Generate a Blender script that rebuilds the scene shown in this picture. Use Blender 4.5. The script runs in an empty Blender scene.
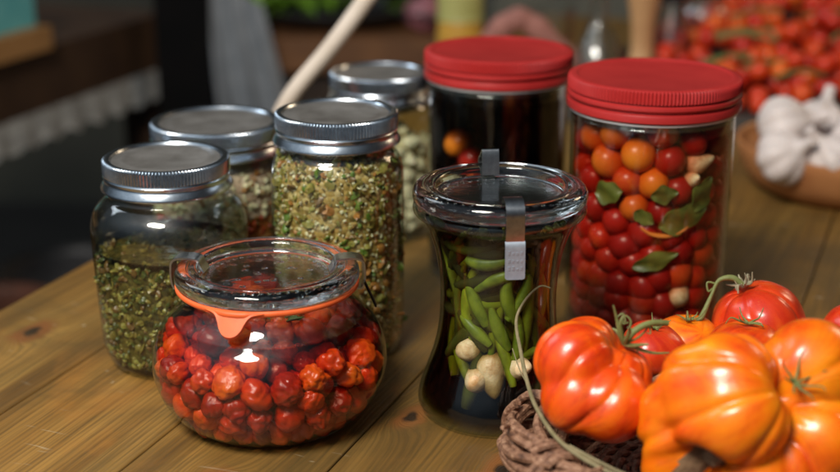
import bpy, math, random
import numpy as np
from mathutils import Vector, Matrix, noise as mnoise
R = math.radians
random.seed(7); rng = np.random.default_rng(7)
S = bpy.context.scene
COL = S.collection

# ------------------------------------------------------------------ camera
cam = bpy.data.cameras.new('camera'); camo = bpy.data.objects.new('camera', cam); COL.objects.link(camo)
camo.location = (0, 0, .35); camo.rotation_euler = (R(90 - 18.5), 0, 0)
cam.sensor_width = 36; cam.lens = 60; cam.clip_start = .01; cam.clip_end = 60
cam.dof.use_dof = True; cam.dof.focus_distance = .765; cam.dof.aperture_fstop = 4.4; cam.dof.aperture_blades = 0
S.camera = camo
# ------------------------------------------------------------------ world and lamps
W = bpy.data.worlds.new('World'); S.world = W; W.use_nodes = True
bg = W.node_tree.nodes['Background']; wt = W.node_tree
_tc = wt.nodes.new('ShaderNodeTexCoord'); _dt = wt.nodes.new('ShaderNodeVectorMath'); _dt.operation = 'DOT_PRODUCT'
_dt.inputs[1].default_value = Vector((-.50, -.45, .75)).normalized(); wt.links.new(_tc.outputs['Generated'], _dt.inputs[0])
_rp = wt.nodes.new('ShaderNodeValToRGB'); wt.links.new(_dt.outputs['Value'], _rp.inputs[0])
_e = _rp.color_ramp.elements; _e[0].position = .15; _e[0].color = (.020, .021, .023, 1); _m = _e.new(.62); _m.color = (.105, .130, .155, 1); _e[2].position = .97; _e[2].color = (.40, .48, .56, 1)
wt.links.new(_rp.outputs[0], bg.inputs[0]); bg.inputs[1].default_value = 1.0

def area(name, loc, target, sx, sy, watts, color, shape='RECTANGLE'):
    l = bpy.data.lights.new(name, 'AREA'); l.shape = shape; l.size = sx; l.size_y = sy; l.energy = watts; l.color = color
    o = bpy.data.objects.new(name, l); COL.objects.link(o); o.location = loc
    o.rotation_euler = (Vector(target) - Vector(loc)).to_track_quat('-Z', 'Y').to_euler()
    return o
area('window_light', (-.42, .02, 1.12), (.02, .75, .05), .52, .40, 26.5, (1.0, .94, .86), 'ELLIPSE')
area('room_light', (-1.5, 1.7, 1.5), (0, 1.0, 0), .8, .8, 9, (.80, .90, 1.0))
area('warm_lamp', (1.5, 1.9, .95), (.2, 1.1, .05), .4, .4, 5, (1.0, .72, .45))
S.view_settings.view_transform = 'Standard'; S.view_settings.look = 'None'
S.view_settings.exposure = 0; S.view_settings.gamma = 1
cy = S.cycles
cy.use_denoising = True; cy.max_bounces = 16; cy.transmission_bounces = 12; cy.glossy_bounces = 6
cy.transparent_max_bounces = 40; cy.diffuse_bounces = 4; cy.blur_glossy = .6
cy.sample_clamp_indirect = 6

# ------------------------------------------------------------------ node helpers
class NT:
    def __init__(s, name):
        s.m = bpy.data.materials.new(name); s.m.use_nodes = True
        s.t = s.m.node_tree; s.t.nodes.clear()
        s.out = s.n('ShaderNodeOutputMaterial')
    def n(s, typ, ins=None, **kw):
        nd = s.t.nodes.new(typ)
        for k, v in kw.items(): setattr(nd, k, v)
        for k, v in (ins or {}).items(): s.set(nd.inputs[k], v)
        return nd
    def set(s, inp, v):
        if isinstance(v, bpy.types.NodeSocket): s.t.links.new(v, inp)
        elif isinstance(v, (tuple, list)) and len(v) == 3 and inp.type == 'RGBA': inp.default_value = (*v, 1)
        else: inp.default_value = v
    def math(s, op, a, b=0.0, c=0.0, clamp=False):
        nd = s.n('ShaderNodeMath', {0: a, 1: b, 2: c}, operation=op, use_clamp=clamp); return nd.outputs[0]
    def mix(s, f, a, b, blend='MIX'):
        nd = s.n('ShaderNodeMix', data_type='RGBA', blend_type=blend)
        s.set(nd.inputs[0], f); s.set(nd.inputs[6], a); s.set(nd.inputs[7], b); return nd.outputs[2]
    def ramp(s, f, stops):
        nd = s.n('ShaderNodeValToRGB', {0: f}); e = nd.color_ramp.elements
        while len(e) < len(stops): e.new(.5)
        for el, (p, c) in zip(e, stops):
            el.position = p; el.color = (*c, 1) if len(c) == 3 else c
        return nd.outputs[0]
    def obj(s): return s.n('ShaderNodeTexCoord').outputs['Object']
    def gen(s): return s.n('ShaderNodeTexCoord').outputs['Generated']
    def mapv(s, v, scale=(1, 1, 1), loc=(0, 0, 0)):
        return s.n('ShaderNodeMapping', {0: v, 'Scale': scale, 'Location': loc}).outputs[0]
    def noise(s, v, scale, detail=4, rough=.55, dist=0):
        return s.n('ShaderNodeTexNoise', {'Vector': v, 'Scale': scale, 'Detail': detail, 'Roughness': rough, 'Distortion': dist}).outputs[0]
    def bump(s, h, strength=.3, dist=.001):
        return s.n('ShaderNodeBump', {'Height': h, 'Strength': strength, 'Distance': dist}).outputs[0]
    def rnd(s): return s.n('ShaderNodeObjectInfo').outputs['Random']
    def prin(s, **kw):
        p = s.n('ShaderNodeBsdfPrincipled')
        for k, v in kw.items(): s.set(p.inputs[k.replace('_', ' ')], v)
        s.t.links.new(p.outputs[0], s.out.inputs[0]); return p
    def surf(s, sock): s.t.links.new(sock, s.out.inputs[0])

def simple(name, c1, c2=None, scale=80, rough=.5, metal=0.0, bump=.0, bscale=None, dist=.001, **kw):
    t = NT(name); o = t.obj()
    f = t.noise(o, scale, 5, .6)
    col = t.mix(t.ramp(f, [(.32, (0, 0, 0)), (.68, (1, 1, 1))]), c1, c2 or c1)
    d = dict(Base_Color=col, Roughness=rough, Metallic=metal)
    if bump: d['Normal'] = t.bump(t.noise(o, bscale or scale * 2, 5, .6), bump, dist)
    d.update(kw); t.prin(**d); return t.m

def wall_glass(name, tint=(.95, .97, .95), edge=(.45, .55, .47), wob=.25, strength=1.0, smudge=.022):
    """glass wall: clear, reflecting by the angle it is seen at, darker where the path through it is long"""
    t = NT(name)
    nrm = t.bump(t.noise(t.mapv(t.obj(), (1, 1, .55)), 55, 2, .5), wob, .0012)
    fac = t.n('ShaderNodeLayerWeight', {'Blend': .5}).outputs['Facing']
    p5 = t.math('POWER', fac, 4.2)
    fr = t.math('MULTIPLY_ADD', p5, .85 * strength, .05, True)
    tr = t.n('ShaderNodeBsdfTransparent', {0: t.mix(t.math('POWER', fac, 3.0), tint, edge)})
    gl = t.n('ShaderNodeBsdfGlossy', {'Color': (1, 1, 1, 1), 'Roughness': .035, 'Normal': nrm})
    mx = t.n('ShaderNodeMixShader', {0: fr, 1: tr.outputs[0], 2: gl.outputs[0]})
    sm = t.n('ShaderNodeBsdfGlossy', {'Color': (1, .97, .92, 1), 'Roughness': .34})     # greasy finger film, in patches
    pf = t.math('MULTIPLY', t.ramp(t.noise(t.obj(), 42, 4, .65, .8), [(.40, (.1, .1, .1)), (.68, (1, 1, 1))]), smudge)
    m2 = t.n('ShaderNodeMixShader', {0: pf, 1: mx.outputs[0], 2: sm.outputs[0]})
    t.surf(m2.outputs[0]); return t.m

def wet_glass(name, tint):
    t = NT(name); t.surf(t.n('ShaderNodeBsdfTransparent', {0: tint}).outputs[0]); return t.m

def solid_glass(name, color=(.93, .98, .96), bump=0.0, bscale=300, rough=.01):
    t = NT(name)
    kw = dict(Base_Color=color, Roughness=rough, IOR=1.52, Transmission_Weight=1.0)
    if bump: kw['Normal'] = t.bump(t.noise(t.obj(), bscale, 3, .6), bump, .001)
    t.prin(**kw); return t.m

def liquid(name, color, density):
    """oil or brine: clear sides held by the glass, the colour comes from absorption along the path"""
    t = NT(name)
    tr = t.n('ShaderNodeBsdfTransparent', {0: (1, 1, 1, 1)})
    t.surf(tr.outputs[0])
    v = t.n('ShaderNodeVolumeAbsorption', {0: (*color, 1), 1: density})
    t.t.links.new(v.outputs[0], t.out.inputs['Volume']); return t.m
def liquid_top(name, color, density):
    t = NT(name)
    fac = t.n('ShaderNodeLayerWeight', {'Blend': .5}).outputs['Facing']
    fr = t.math('MULTIPLY_ADD', t.math('POWER', fac, 5.0), .45, .03, True)
    tr = t.n('ShaderNodeBsdfTransparent', {0: (1, 1, 1, 1)})
    gl = t.n('ShaderNodeBsdfGlossy', {'Roughness': .05, 'Normal': t.bump(t.noise(t.obj(), 70, 2), .3, .001)})
    t.surf(t.n('ShaderNodeMixShader', {0: fr, 1: tr.outputs[0], 2: gl.outputs[0]}).outputs[0])
    v = t.n('ShaderNodeVolumeAbsorption', {0: (*color, 1), 1: density})
    t.t.links.new(v.outputs[0], t.out.inputs['Volume']); return t.m

# ------------------------------------------------------------------ mesh helpers
def cr(pts, n=6):
    """Catmull-Rom through pts (any dimension); a doubled point keeps a corner"""
    P = [np.array(p, float) for p in pts]; out = []
    for i in range(len(P) - 1):
        a, b = P[i], P[i + 1]
        if np.allclose(a, b): continue
        p0 = P[i - 1] if i > 0 else a; p3 = P[i + 2] if i + 2 < len(P) else b
        if np.allclose(p0, a) and i > 0: p0 = a
        for k in range(n):
            t = k / n
            out.append(.5 * ((2 * a) + (b - p0) * t + (2 * p0 - 5 * a + 4 * b - p3) * t * t + (3 * a - p0 - 3 * b + p3) * t ** 3))
    out.append(P[-1]); return out

class MB:
    def __init__(s): s.v = []; s.f = []; s.mi = []
    def add(s, verts, faces, mi=0):
        o = len(s.v); s.v += [tuple(map(float, v)) for v in verts]
        s.f += [tuple(i + o for i in f) for f in faces]; s.mi += [mi] * len(faces); return s
    def lathe(s, prof, seg=96, mod=None, mi=0, close=False, c=(0, 0, 0)):
        """revolve (r,z) profile; r==0 makes a pole; close joins last to first"""
        vs = []; rings = []
        for i, (r, z) in enumerate(prof):
            if abs(r) < 1e-7: rings.append([len(vs)]); vs.append((c[0], c[1], c[2] + z)); continue
            ring = []
            for k in range(seg):
                a = 2 * math.pi * k / seg; rr = r if mod is None else mod(r, z, a)
                ring.append(len(vs)); vs.append((c[0] + rr * math.cos(a), c[1] + rr * math.sin(a), c[2] + z))
            rings.append(ring)
        fs = []; pairs = list(zip(rings, rings[1:])) + ([(rings[-1], rings[0])] if close else [])
        for A, B in pairs:
            if len(A) == 1 and len(B) == 1: continue
            for k in range(seg):
                k2 = (k + 1) % seg
                if len(A) == 1: fs.append((A[0], B[k2], B[k]))
                elif len(B) == 1: fs.append((A[k], A[k2], B[0]))
                else: fs.append((A[k], A[k2], B[k2], B[k]))
        return s.add(vs, fs, mi)
    def box(s, lo, hi, mi=0, M=None):
        x0, y0, z0 = lo; x1, y1, z1 = hi
        vs = [Vector(p) for p in ((x0,y0,z0),(x1,y0,z0),(x1,y1,z0),(x0,y1,z0),(x0,y0,z1),(x1,y0,z1),(x1,y1,z1),(x0,y1,z1))]
        if M is not None: vs = [M @ p for p in vs]
        return s.add(vs, [(3,2,1,0),(4,5,6,7),(0,1,5,4),(1,2,6,5),(2,3,7,6),(3,0,4,7)], mi)
    def tube(s, path, rad, n=8, mi=0, sy=1.0, cap=True):
        P = [Vector(p) for p in path]; m = len(P)
        rads = [rad(i / (m - 1)) if callable(rad) else rad for i in range(m)]
        T = [(P[min(i + 1, m - 1)] - P[max(i - 1, 0)]).normalized() for i in range(m)]
        up = Vector((0, 0, 1)) if abs(T[0].z) < .9 else Vector((1, 0, 0))
        N = (up - T[0] * up.dot(T[0])).normalized(); vs = []
        for i in range(m):
            N = (N - T[i] * N.dot(T[i])).normalized(); B = T[i].cross(N)
            for k in range(n):
                a = 2 * math.pi * k / n
                vs.append(P[i] + (N * math.cos(a) * sy + B * math.sin(a)) * rads[i])
        fs = [(i*n+k, i*n+(k+1)%n, (i+1)*n+(k+1)%n, (i+1)*n+k) for i in range(m-1) for k in range(n)]
        if cap: fs += [tuple(range(n - 1, -1, -1)), tuple((m-1)*n + k for k in range(n))]
        return s.add(vs, fs, mi)
    def build(s, name, mats, parent=None, loc=None, rot=None, smooth=True, sharp=40, fixn=False):
        me = bpy.data.meshes.new(name); me.from_pydata(s.v, [], s.f); me.update()
        if fixn:
            import bmesh
            b_ = bmesh.new(); b_.from_mesh(me); bmesh.ops.recalc_face_normals(b_, faces=b_.faces); b_.to_mesh(me); b_.free()
        if not isinstance(mats, (list, tuple)): mats = [mats]
        for m in mats: me.materials.append(m)
        if len(mats) > 1: me.polygons.foreach_set('material_index', s.mi)
        if smooth:
            me.polygons.foreach_set('use_smooth', [True] * len(me.polygons))
            if sharp: me.set_sharp_from_angle(angle=R(sharp))
        o = bpy.data.objects.new(name, me); COL.objects.link(o)
        if parent: o.parent = parent
        if loc is not None: o.location = loc
        if rot is not None: o.rotation_euler = rot
        return o

def ico(sub):
    import bmesh
    bm = bmesh.new(); bmesh.ops.create_icosphere(bm, subdivisions=sub, radius=1)
    v = np.array([p.co[:] for p in bm.verts]); f = [tuple(q.index for q in p.verts) for p in bm.faces]; bm.free(); return v, f
ICO = {k: ico(k) for k in (1, 2, 3, 4, 5, 6)}

def tag(o, label=None, cat=None, group=None, kind=None):
    if label: o['label'] = label
    if cat: o['category'] = cat
    if group: o['group'] = group
    if kind: o['kind'] = kind
    return o
def thing(name, label, cat, loc=(0, 0, 0), rz=0, group=None):
    o = bpy.data.objects.new(name, None); o.empty_display_size = .02; COL.objects.link(o)
    o.location = loc; o.rotation_euler = (0, 0, rz); return tag(o, label, cat, group)
def put(mesh_obj_or_mesh, name, loc, rot=(0, 0, 0), sc=1.0, parent=None):
    me = mesh_obj_or_mesh if isinstance(mesh_obj_or_mesh, bpy.types.Mesh) else mesh_obj_or_mesh.data
    o = bpy.data.objects.new(name, me); COL.objects.link(o); o.location = loc; o.rotation_euler = rot
    o.scale = (sc,) * 3 if isinstance(sc, (int, float)) else sc
    if parent: o.parent = parent
    return o
def rrot(): return (random.uniform(0, 6.28), random.uniform(0, 6.28), random.uniform(0, 6.28))

# ------------------------------------------------------------------ room shell
D = Vector((.3633, .9317, 0)); N_ = Vector((.9317, -.3633, 0)); RZ = -R(21.3)
FLOOR = -.76
fm = simple('floor_stone', (.016, .013, .011), (.026, .021, .017), 6, .7, bump=.2)
MB().box((-6, -3, FLOOR - .1), (6, 6, FLOOR)).build('floor', fm, smooth=False)['kind'] = 'structure'
wm = simple('plaster', (.095, .088, .062), (.045, .043, .032), 1.6, .85, bump=.3, bscale=30)
MB().box((-6, 3.6, FLOOR), (6, 3.75, 2.2)).build('wall', wm, smooth=False)['kind'] = 'structure'

# ------------------------------------------------------------------ wooden table
def wood_mat():
    t = NT('table_wood'); o = t.obj()
    sx = t.n('ShaderNodeSeparateXYZ', {0: o}); x, y = sx.outputs[0], sx.outputs[1]
    idx = t.math('FLOOR', t.math('DIVIDE', x, .1015))
    wn = t.n('ShaderNodeTexWhiteNoise', {'W': idx}, noise_dimensions='1D').outputs[0]
    off = t.n('ShaderNodeCombineXYZ', {0: 0.0, 1: t.math('MULTIPLY', wn, 7.0), 2: t.math('MULTIPLY', wn, 3.0)}).outputs[0]
    v = t.n('ShaderNodeVectorMath', {0: o, 1: off}, operation='ADD').outputs[0]
    # knots: a few dark oval eyes that push the grain aside
    knots = [(-.268, .672, .010), (-.197, .632, .014), (-.335, .560, .011), (-.545, .700, .012), (-.43, .93, .010), (-.10, .95, .012), (-.22, 1.25, .014), (-.52, 1.18, .012)]
    kmask = None; push = None
    warp = t.math('MULTIPLY', t.math('SUBTRACT', t.noise(o, 60, 2), .5), .012)
    for kx, ky, kr in knots:
        dx = t.math('ADD', t.math('SUBTRACT', x, kx), warp); dy = t.math('MULTIPLY', t.math('SUBTRACT', y, ky), .55)
        d2 = t.math('ADD', t.math('MULTIPLY', dx, dx), t.math('MULTIPLY', dy, dy))
        g = t.math('DIVIDE', kr * kr * .6, t.math('ADD', d2, kr * kr * .6))
        kmask = g if kmask is None else t.math('MAXIMUM', kmask, g)
    gv = t.n('ShaderNodeVectorMath', {0: v, 1: t.n('ShaderNodeCombineXYZ', {0: t.math('MULTIPLY', kmask, .03)}).outputs[0]}, operation='ADD').outputs[0]
    broad = t.noise(t.mapv(gv, (26, 2.4, 1)), 1.0, 4, .55, .6)
    fine = t.noise(t.mapv(gv, (420, 9, 1)), 1.0, 4, .6, .3)
    lines = t.n('ShaderNodeTexWave', {'Vector': t.mapv(gv, (55, .9, 1)), 'Scale': 1.6, 'Distortion': 6.0, 'Detail': 3, 'Detail Scale': .8, 'Detail Roughness': .6}, wave_type='BANDS', bands_direction='X').outputs['Fac']
    blot = t.noise(t.mapv(v, (9, 5, 1)), 1.0, 4, .6, 1.0)
    col = t.ramp(broad, [(.28, (.105, .048, .010)), (.5, (.225, .112, .022)), (.72, (.335, .180, .040))])
    col = t.mix(t.math('MULTIPLY', t.ramp(lines, [(.0, (1, 1, 1)), (.35, (0, 0, 0))]), .30), col, (.070, .040, .012))
    col = t.mix(t.math('MULTIPLY', t.ramp(fine, [(.35, (1, 1, 1)), (.56, (0, 0, 0))]), .55), col, (.055, .032, .012))
    col = t.mix(t.math('MULTIPLY', t.ramp(blot, [(.54, (0, 0, 0)), (.70, (1, 1, 1))]), .55), col, (.30, .125, .022))
    grn = t.noise(t.mapv(v, (5, 3, 1), (3, 1, 0)), 1.0, 2)
    col = t.mix(t.math('MULTIPLY', t.ramp(grn, [(.45, (0, 0, 0)), (.65, (1, 1, 1))]), .25), col, (.160, .125, .036))
    tone = t.math('MULTIPLY_ADD', wn, .35, .85)
    col = t.mix(1.0, col, t.n('ShaderNodeCombineXYZ', {0: tone, 1: tone, 2: tone}).outputs[0], 'MULTIPLY')
    col = t.mix(t.ramp(kmask, [(.30, (0, 0, 0)), (.55, (1, 1, 1))]), col, (.20, .075, .018))
    col = t.mix(t.ramp(kmask, [(.72, (0, 0, 0)), (.90, (1, 1, 1))]), col, (.022, .012, .006))
    # pale scratches and dry flecks
    sc = t.noise(t.mapv(o, (30, 190, 1), (0, 2, 0)), 1.0, 2, .5, .8)
    scm = t.noise(o, 14, 2)
    scr = t.math('MULTIPLY', t.ramp(sc, [(.655, (0, 0, 0)), (.70, (1, 1, 1))]), t.ramp(scm, [(.52, (0, 0, 0)), (.62, (1, 1, 1))]))
    fl = t.n('ShaderNodeTexVoronoi', {'Vector': t.mapv(o, (1, 1, 1)), 'Scale': 55}).outputs['Distance']
    flm = t.math('MULTIPLY', t.ramp(fl, [(.06, (1, 1, 1)), (.10, (0, 0, 0))]), t.ramp(t.noise(o, 23, 2), [(.58, (0, 0, 0)), (.64, (1, 1, 1))]))
    dirt = t.noise(o, 6.5, 5, .65, .8)
    col = t.mix(t.math('MULTIPLY', t.ramp(dirt, [(.46, (0, 0, 0)), (.66, (1, 1, 1))]), .55), col, (.072, .048, .016))
    col = t.mix(t.math('MULTIPLY', t.math('MAXIMUM', scr, flm), .6), col, (.50, .42, .28))
    h = t.math('ADD', t.math('MULTIPLY', fine, .6), t.math('MULTIPLY', lines, .4))
    rg = t.math('MULTIPLY_ADD', t.math('ADD', fine, t.noise(o, 12, 3)), .22, .26)
    t.prin(Base_Color=col, Roughness=rg, Normal=t.bump(h, .45, .0008), Specular_IOR_Level=.42)
    return t.m
WOOD = wood_mat()
tab = thing('wooden_table', 'worn golden brown plank table with dark seams under all the jars', 'table', (.0, 0, 0), RZ)
X0, Y0, Y1, BW = -.589, .22, 2.02, .1015
mb = MB()
for i in range(9):
    a = X0 + i * BW + .0004; b = X0 + (i + 1) * BW - .0004; z0, z1, c = -.034, 0, .0010
    dz = random.uniform(-.0004, 0)
    pr = [(a, z0), (b, z0), (b, z1 - c + dz), (b - c * .35, z1 - c * .35 + dz), (b - c, z1 + dz), (a + c, z1 + dz), (a + c * .35, z1 - c * .35 + dz), (a, z1 - c + dz)]
    vs = [(p[0], Y0, p[1]) for p in pr] + [(p[0], Y1, p[1]) for p in pr]; n = 8
    mb.add(vs, [tuple(range(n)), tuple(range(2*n-1, n-1, -1))] + [(k, k + n, (k+1) % n + n, (k+1) % n) for k in range(n)])
top = mb.build('tabletop', WOOD, tab, smooth=False)
mb = MB(); mb.box((X0 + .04, Y0 + .05, -.12), (X0 + .062, Y1 - .05, -.0345)); mb.box((X0 + 9*BW - .062, Y0 + .05, -.12), (X0 + 9*BW - .04, Y1 - .05, -.0345))
mb.build('apron', WOOD, tab, smooth=False)
for px in (X0 + .064, X0 + 9*BW - .134):
    for py in (Y0 + .06, Y1 - .13):
        MB().box((px, py, FLOOR), (px + .07, py + .07, -.035)).build('leg', WOOD, tab, smooth=False)

# ------------------------------------------------------------------ materials for the jars
GLASS = wall_glass('jar_glass', wob=.45)
WET = wet_glass('wetted_glass', (.97, .98, .97))
GLASS_W = wall_glass('jar_glass_green', (.93, .97, .955), (.34, .47, .42), .2)
LIDG = solid_glass('lid_glass', (.93, .985, .975), .10, 200)
ZINC = simple('zinc', (.66, .72, .78), (.50, .56, .62), 220, .24, 1.0, bump=.10, bscale=900, dist=.0004)
ZINC_D = simple('lid_tin', (.42, .40, .375), (.20, .185, .165), 34, .42, .75, bump=.12, bscale=500, dist=.0005)
STEEL = simple('clip_steel', (.42, .43, .44), (.30, .31, .32), 300, .28, 1.0, bump=.08, bscale=700, dist=.0004)
REDP = simple('red_lid_enamel', (.43, .028, .025), (.33, .018, .017), 22, .33, bump=.08, bscale=500, dist=.0004)
LINER = simple('white_liner', (.75, .74, .72), (.6, .6, .6), 80, .5)
RUBBER = simple('orange_rubber', (.86, .155, .035), (.76, .115, .025), 120, .5, bump=.1, bscale=900, dist=.0003, Subsurface_Weight=.1, Subsurface_Radius=(.003, .001, .0005), Subsurface_Scale=1.0)

def shell(outer, thick, zfloor, seg=128, mod=None, floor_dome=.003, level=0):
    """closed glass wall: outer profile bottom to top, inner offset wall and thick base"""
    o = [tuple(p) for p in outer]
    inn = []
    for r, z in reversed(o):
        if z < zfloor: continue
        inn.append((max(r - thick, .001), z))
    prof = [(0, .0015)] + o + inn + [(inn[-1][0] * .9, zfloor - .0005), (inn[-1][0] * .5, zfloor + floor_dome * .6), (0, zfloor + floor_dome)]
    mb = MB().lathe(prof, seg, mod); no = len(o)
    # faces of the inside below the liquid level get the second slot: glass wetted by oil does not reflect
    c = 0
    for i in range(len(prof) - 1):
        k = seg
        wet = i > no and prof[i][1] < level
        for q in range(k): mb.mi[c + q] = 1 if wet else 0
        c += k
    return mb

def inner_r(prof, thick, z):
    zs = [p[1] for p in prof]; rs = [p[0] for p in prof]
    return float(np.interp(z, zs, rs)) - thick

def liquid_body(prof, thick, z0, z1, mats, parent_loc, name, label, cat, mod=None, gap=.0006):
    pts = [(max(inner_r(prof, thick + gap, z), .001), z) for z in np.linspace(z0, z1, 26)]
    pr = [(0, z0)] + pts
    mb = MB(); mb.lathe(pr, 72, mod, 0)
    r = pts[-1][0]
    k = len(mb.v)
    mb2 = [(r, z1), (r - .0012, z1 - .0006), (r * .6, z1 - .0007), (0, z1 - .0007)]
    mb.lathe(mb2, 72, mod, 1)
    o = mb.build(name, mats, None, parent_loc); o.data.validate()
    import bmesh
    bm = bmesh.new(); bm.from_mesh(o.data); bmesh.ops.remove_doubles(bm, verts=bm.verts, dist=1e-6); bm.to_mesh(o.data); bm.free()
    return tag(o, label, cat)

def pack(rfun, z0, z1, n, rad, iters=260, seed=1, grav=.0006):
    g = np.random.default_rng(seed)
    z = g.uniform(z0 + .4 * (z1 - z0), z1 + (z1 - z0) * .6, n); th = g.uniform(0, 2*np.pi, n)
    rr = np.sqrt(g.uniform(0, 1, n)) * np.array([rfun(min(q, z1)) for q in z]) * .8
    p = np.c_[rr*np.cos(th), rr*np.sin(th), z]; rad = np.asarray(rad)
    for it in range(iters):
        p[:, 2] -= grav * (1 - it / iters * .6)
        d = p[:, None] - p[None]; L = np.sqrt((d**2).sum(-1)) + 1e-9
        ov = np.clip((rad[:, None] + rad[None]) * .94 - L, 0, None); np.fill_diagonal(ov, 0)
        p += ((d / L[..., None]) * ov[..., None] * .32).sum(1)
        p[:, 2] = np.maximum(p[:, 2], z0 + rad)
        R_ = np.min([np.array([rfun(max(q, .0012)) for q in p[:, 2] + rad*k]) - rad*math.sqrt(max(0, 1 - k*k)) for k in (-.95, -.7, -.4, 0, .4)], 0)
        R_ = np.maximum(R_, .001)
        q = np.hypot(p[:, 0], p[:, 1]); s = np.where(q > R_, R_ / np.maximum(q, 1e-6), 1)
        p[:, 0] *= s; p[:, 1] *= s
    return p

def wrinkled(name, seed, amp, freq, sub=4, squash=1.0, ridge=True):
    v, f = ICO[sub]; out = []
    for p in v:
        q = Vector(p) * freq + Vector((seed * 7.3, seed * 3.1, 0))
        h = mnoise.noise(q) * 1.0 + mnoise.noise(q * 2.0) * .35
        if ridge: h -= .95 * (1 - abs(mnoise.noise(q * 1.3 + Vector((5, 1, 2)))) * 2.2) ** 3
        out.append(Vector(p) * (1 + amp * h))
    me = bpy.data.meshes.new(name); me.from_pydata([(p.x, p.y, p.z * squash) for p in out], [], f); me.update()
    me.polygons.foreach_set('use_smooth', [True] * len(me.polygons)); return me

def fruit_mat(name, stops, rough=.3, sss=.2, bump=.15, nscale=2.0, spec=.5, coat=.25):
    """skin colour varies from fruit to fruit and in soft patches over one fruit"""
    t = NT(name); o = t.obj()
    f = t.math('ADD', t.math('MULTIPLY', t.rnd(), .75), t.math('MULTIPLY', t.noise(o, nscale, 4, .6), .5))
    f = t.math('SUBTRACT', f, .12)
    col = t.ramp(f, stops)
    t.prin(Base_Color=col, Roughness=rough, Subsurface_Weight=sss, Subsurface_Radius=(1, .25, .1), Subsurface_Scale=.0025,
           Normal=t.bump(t.noise(o, 7, 4, .6), bump, .1), Coat_Weight=coat, Coat_Roughness=.12, Specular_IOR_Level=spec)
    return t.m

# ------------------------------------------------------------------ squat round jar with clips
BJ = (-.0845, .7276, 0)
bowl = thing('round_clip_jar', 'squat bulging glass jar with orange rubber ring, full of wrinkled red tomatoes', 'jar', BJ)
bprof = cr([(.036, 0), (.0455, .0012), (.0535, .0065), (.0605, .0155), (.0650, .0275), (.0657, .0375), (.0640, .0475), (.0593, .0565), (.0542, .0622), (.0502, .0662), (.0472, .0702), (.0458, .0742), (.0462, .0770), (.0492, .0782)], 5)
shell(bprof, .0014, .0030, 144, level=.0625).build('glass_body', [GLASS, WET], bowl)
def ring_prof(pts): return cr(pts + [pts[0]], 4)
# rubber ring with its pull tab
mb = MB()
def tabmod(r, z, a):
    d = (a - R(255) + math.pi) % (2*math.pi) - math.pi
    return r + (.0022 * math.exp(-(d / .20) ** 4) if r > .048 else 0)
mb.lathe([(.043, .0786), (.0500, .0784), (.0508, .0792), (.0508, .0808), (.0500, .0816), (.043, .0814)], 128, tabmod, close=True)
ca, sa = math.cos(R(255)), math.sin(R(255))
prof_tab = [(-.0165, 0), (-.0105, .0012), (-.0078, .0045), (-.0060, .0085), (-.0035, .0112), (0, .0122), (.0035, .0112), (.0060, .0085), (.0078, .0045), (.0105, .0012), (.0165, 0)]
vs = []; cpts = cr([(x, y) for x, y in prof_tab], 4); nn = len(cpts)
for th in (.0009, -.0009):
    for x, y in cpts:
        for u in (0, 1):
            yy = y * u
            rad = math.sqrt(max(.0512**2 - x*x, 0)) + yy * .50; zz = .0800 - yy * .92 + (th if True else 0)
            rad += th * .8 * (yy > 0)
            vs.append((ca * rad - sa * x, sa * rad + ca * x, zz))
fs = []
for k in range(nn - 1):
    a = 2*k; fs.append((a, a+2, a+3, a+1)); b = 2*nn + 2*k; fs.append((b+1, b+3, b+2, b)); fs.append((a+1, a+3, b+3, b+1))
mb.add(vs, fs); mb.build('rubber_ring', RUBBER, bowl, sharp=50)
# heavy pressed lid: raised rim, sunken middle with an embossed border
lp = cr([(0, .0842), (.030, .0842), (.0350, .0843), (.0362, .0846), (.0372, .0862), (.0380, .0888), (.0388, .0900), (.0400, .0905), (.0425, .0905), (.0432, .0900), (.0440, .0900), (.0446, .0905), (.0480, .0901), (.0498, .0890), (.0508, .0872), (.0510, .0850), (.0507, .0832), (.0495, .0822), (.0495, .0820), (.0430, .0819), (.0400, .0800), (.0380, .0796), (0, .0798)], 4)
lid = MB().lathe(lp, 144).build('glass_lid', LIDG, bowl, fixn=True)
mb = MB()
for k in range(44):
    a = 2*math.pi*k/44; v, f = ICO[1]
    mb.add([(.0325*math.cos(a) + p[0]*.0014, .0325*math.sin(a) + p[1]*.0014, .0843 + p[2]*.0008) for p in v], f)
for k in range(26):     # worn relief in the middle of the lid
    a = random.uniform(0, 6.28); r = .026*math.sqrt(random.random()); v, f = ICO[1]
    mb.add([(r*math.cos(a) + p[0]*.0022, r*math.sin(a) + p[1]*.0012, .0843 + p[2]*.0008) for p in v], f)
mb.build('embossing', LIDG, lid)

def clip_mesh(path, w, th, bulge=None):
    """bent spring-steel strip: path in (radial, z), width tangential"""
    P = cr(path, 5); mb = MB(); n = len(P); vs = []
    for i, p in enumerate(P):
        a = P[max(i-1, 0)]; b = P[min(i+1, n-1)]; t = (b - a) / (np.linalg.norm(b - a) + 1e-9); nr = np.array([-t[1], t[0]])
        ww = w * (1 if bulge is None else bulge(i/(n-1)))
        for s in (1, -1):
            q = p + nr * th * .5 * s
            for e in (-.5, .5): vs.append((q[0], e * ww, q[1]))
    fs = []
    for i in range(n-1):
        a = 4*i; b = a+4
        fs += [(a, a+1, b+1, b), (a+3, a+2, b+2, b+3), (a+1, a+3, b+3, b+1), (a+2, a, b, b+2)]
    fs += [(0, 2, 3, 1), (4*n-4, 4*n-3, 4*n-1, 4*n-2)]
    return mb.add(vs, fs)
cp = [(.0345, .0852), (.0366, .0880), (.0385, .0918), (.0445, .0928), (.0500, .0922), (.0530, .0902), (.0537, .0860), (.0536, .0790), (.0520, .0752), (.0490, .0756)]
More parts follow.
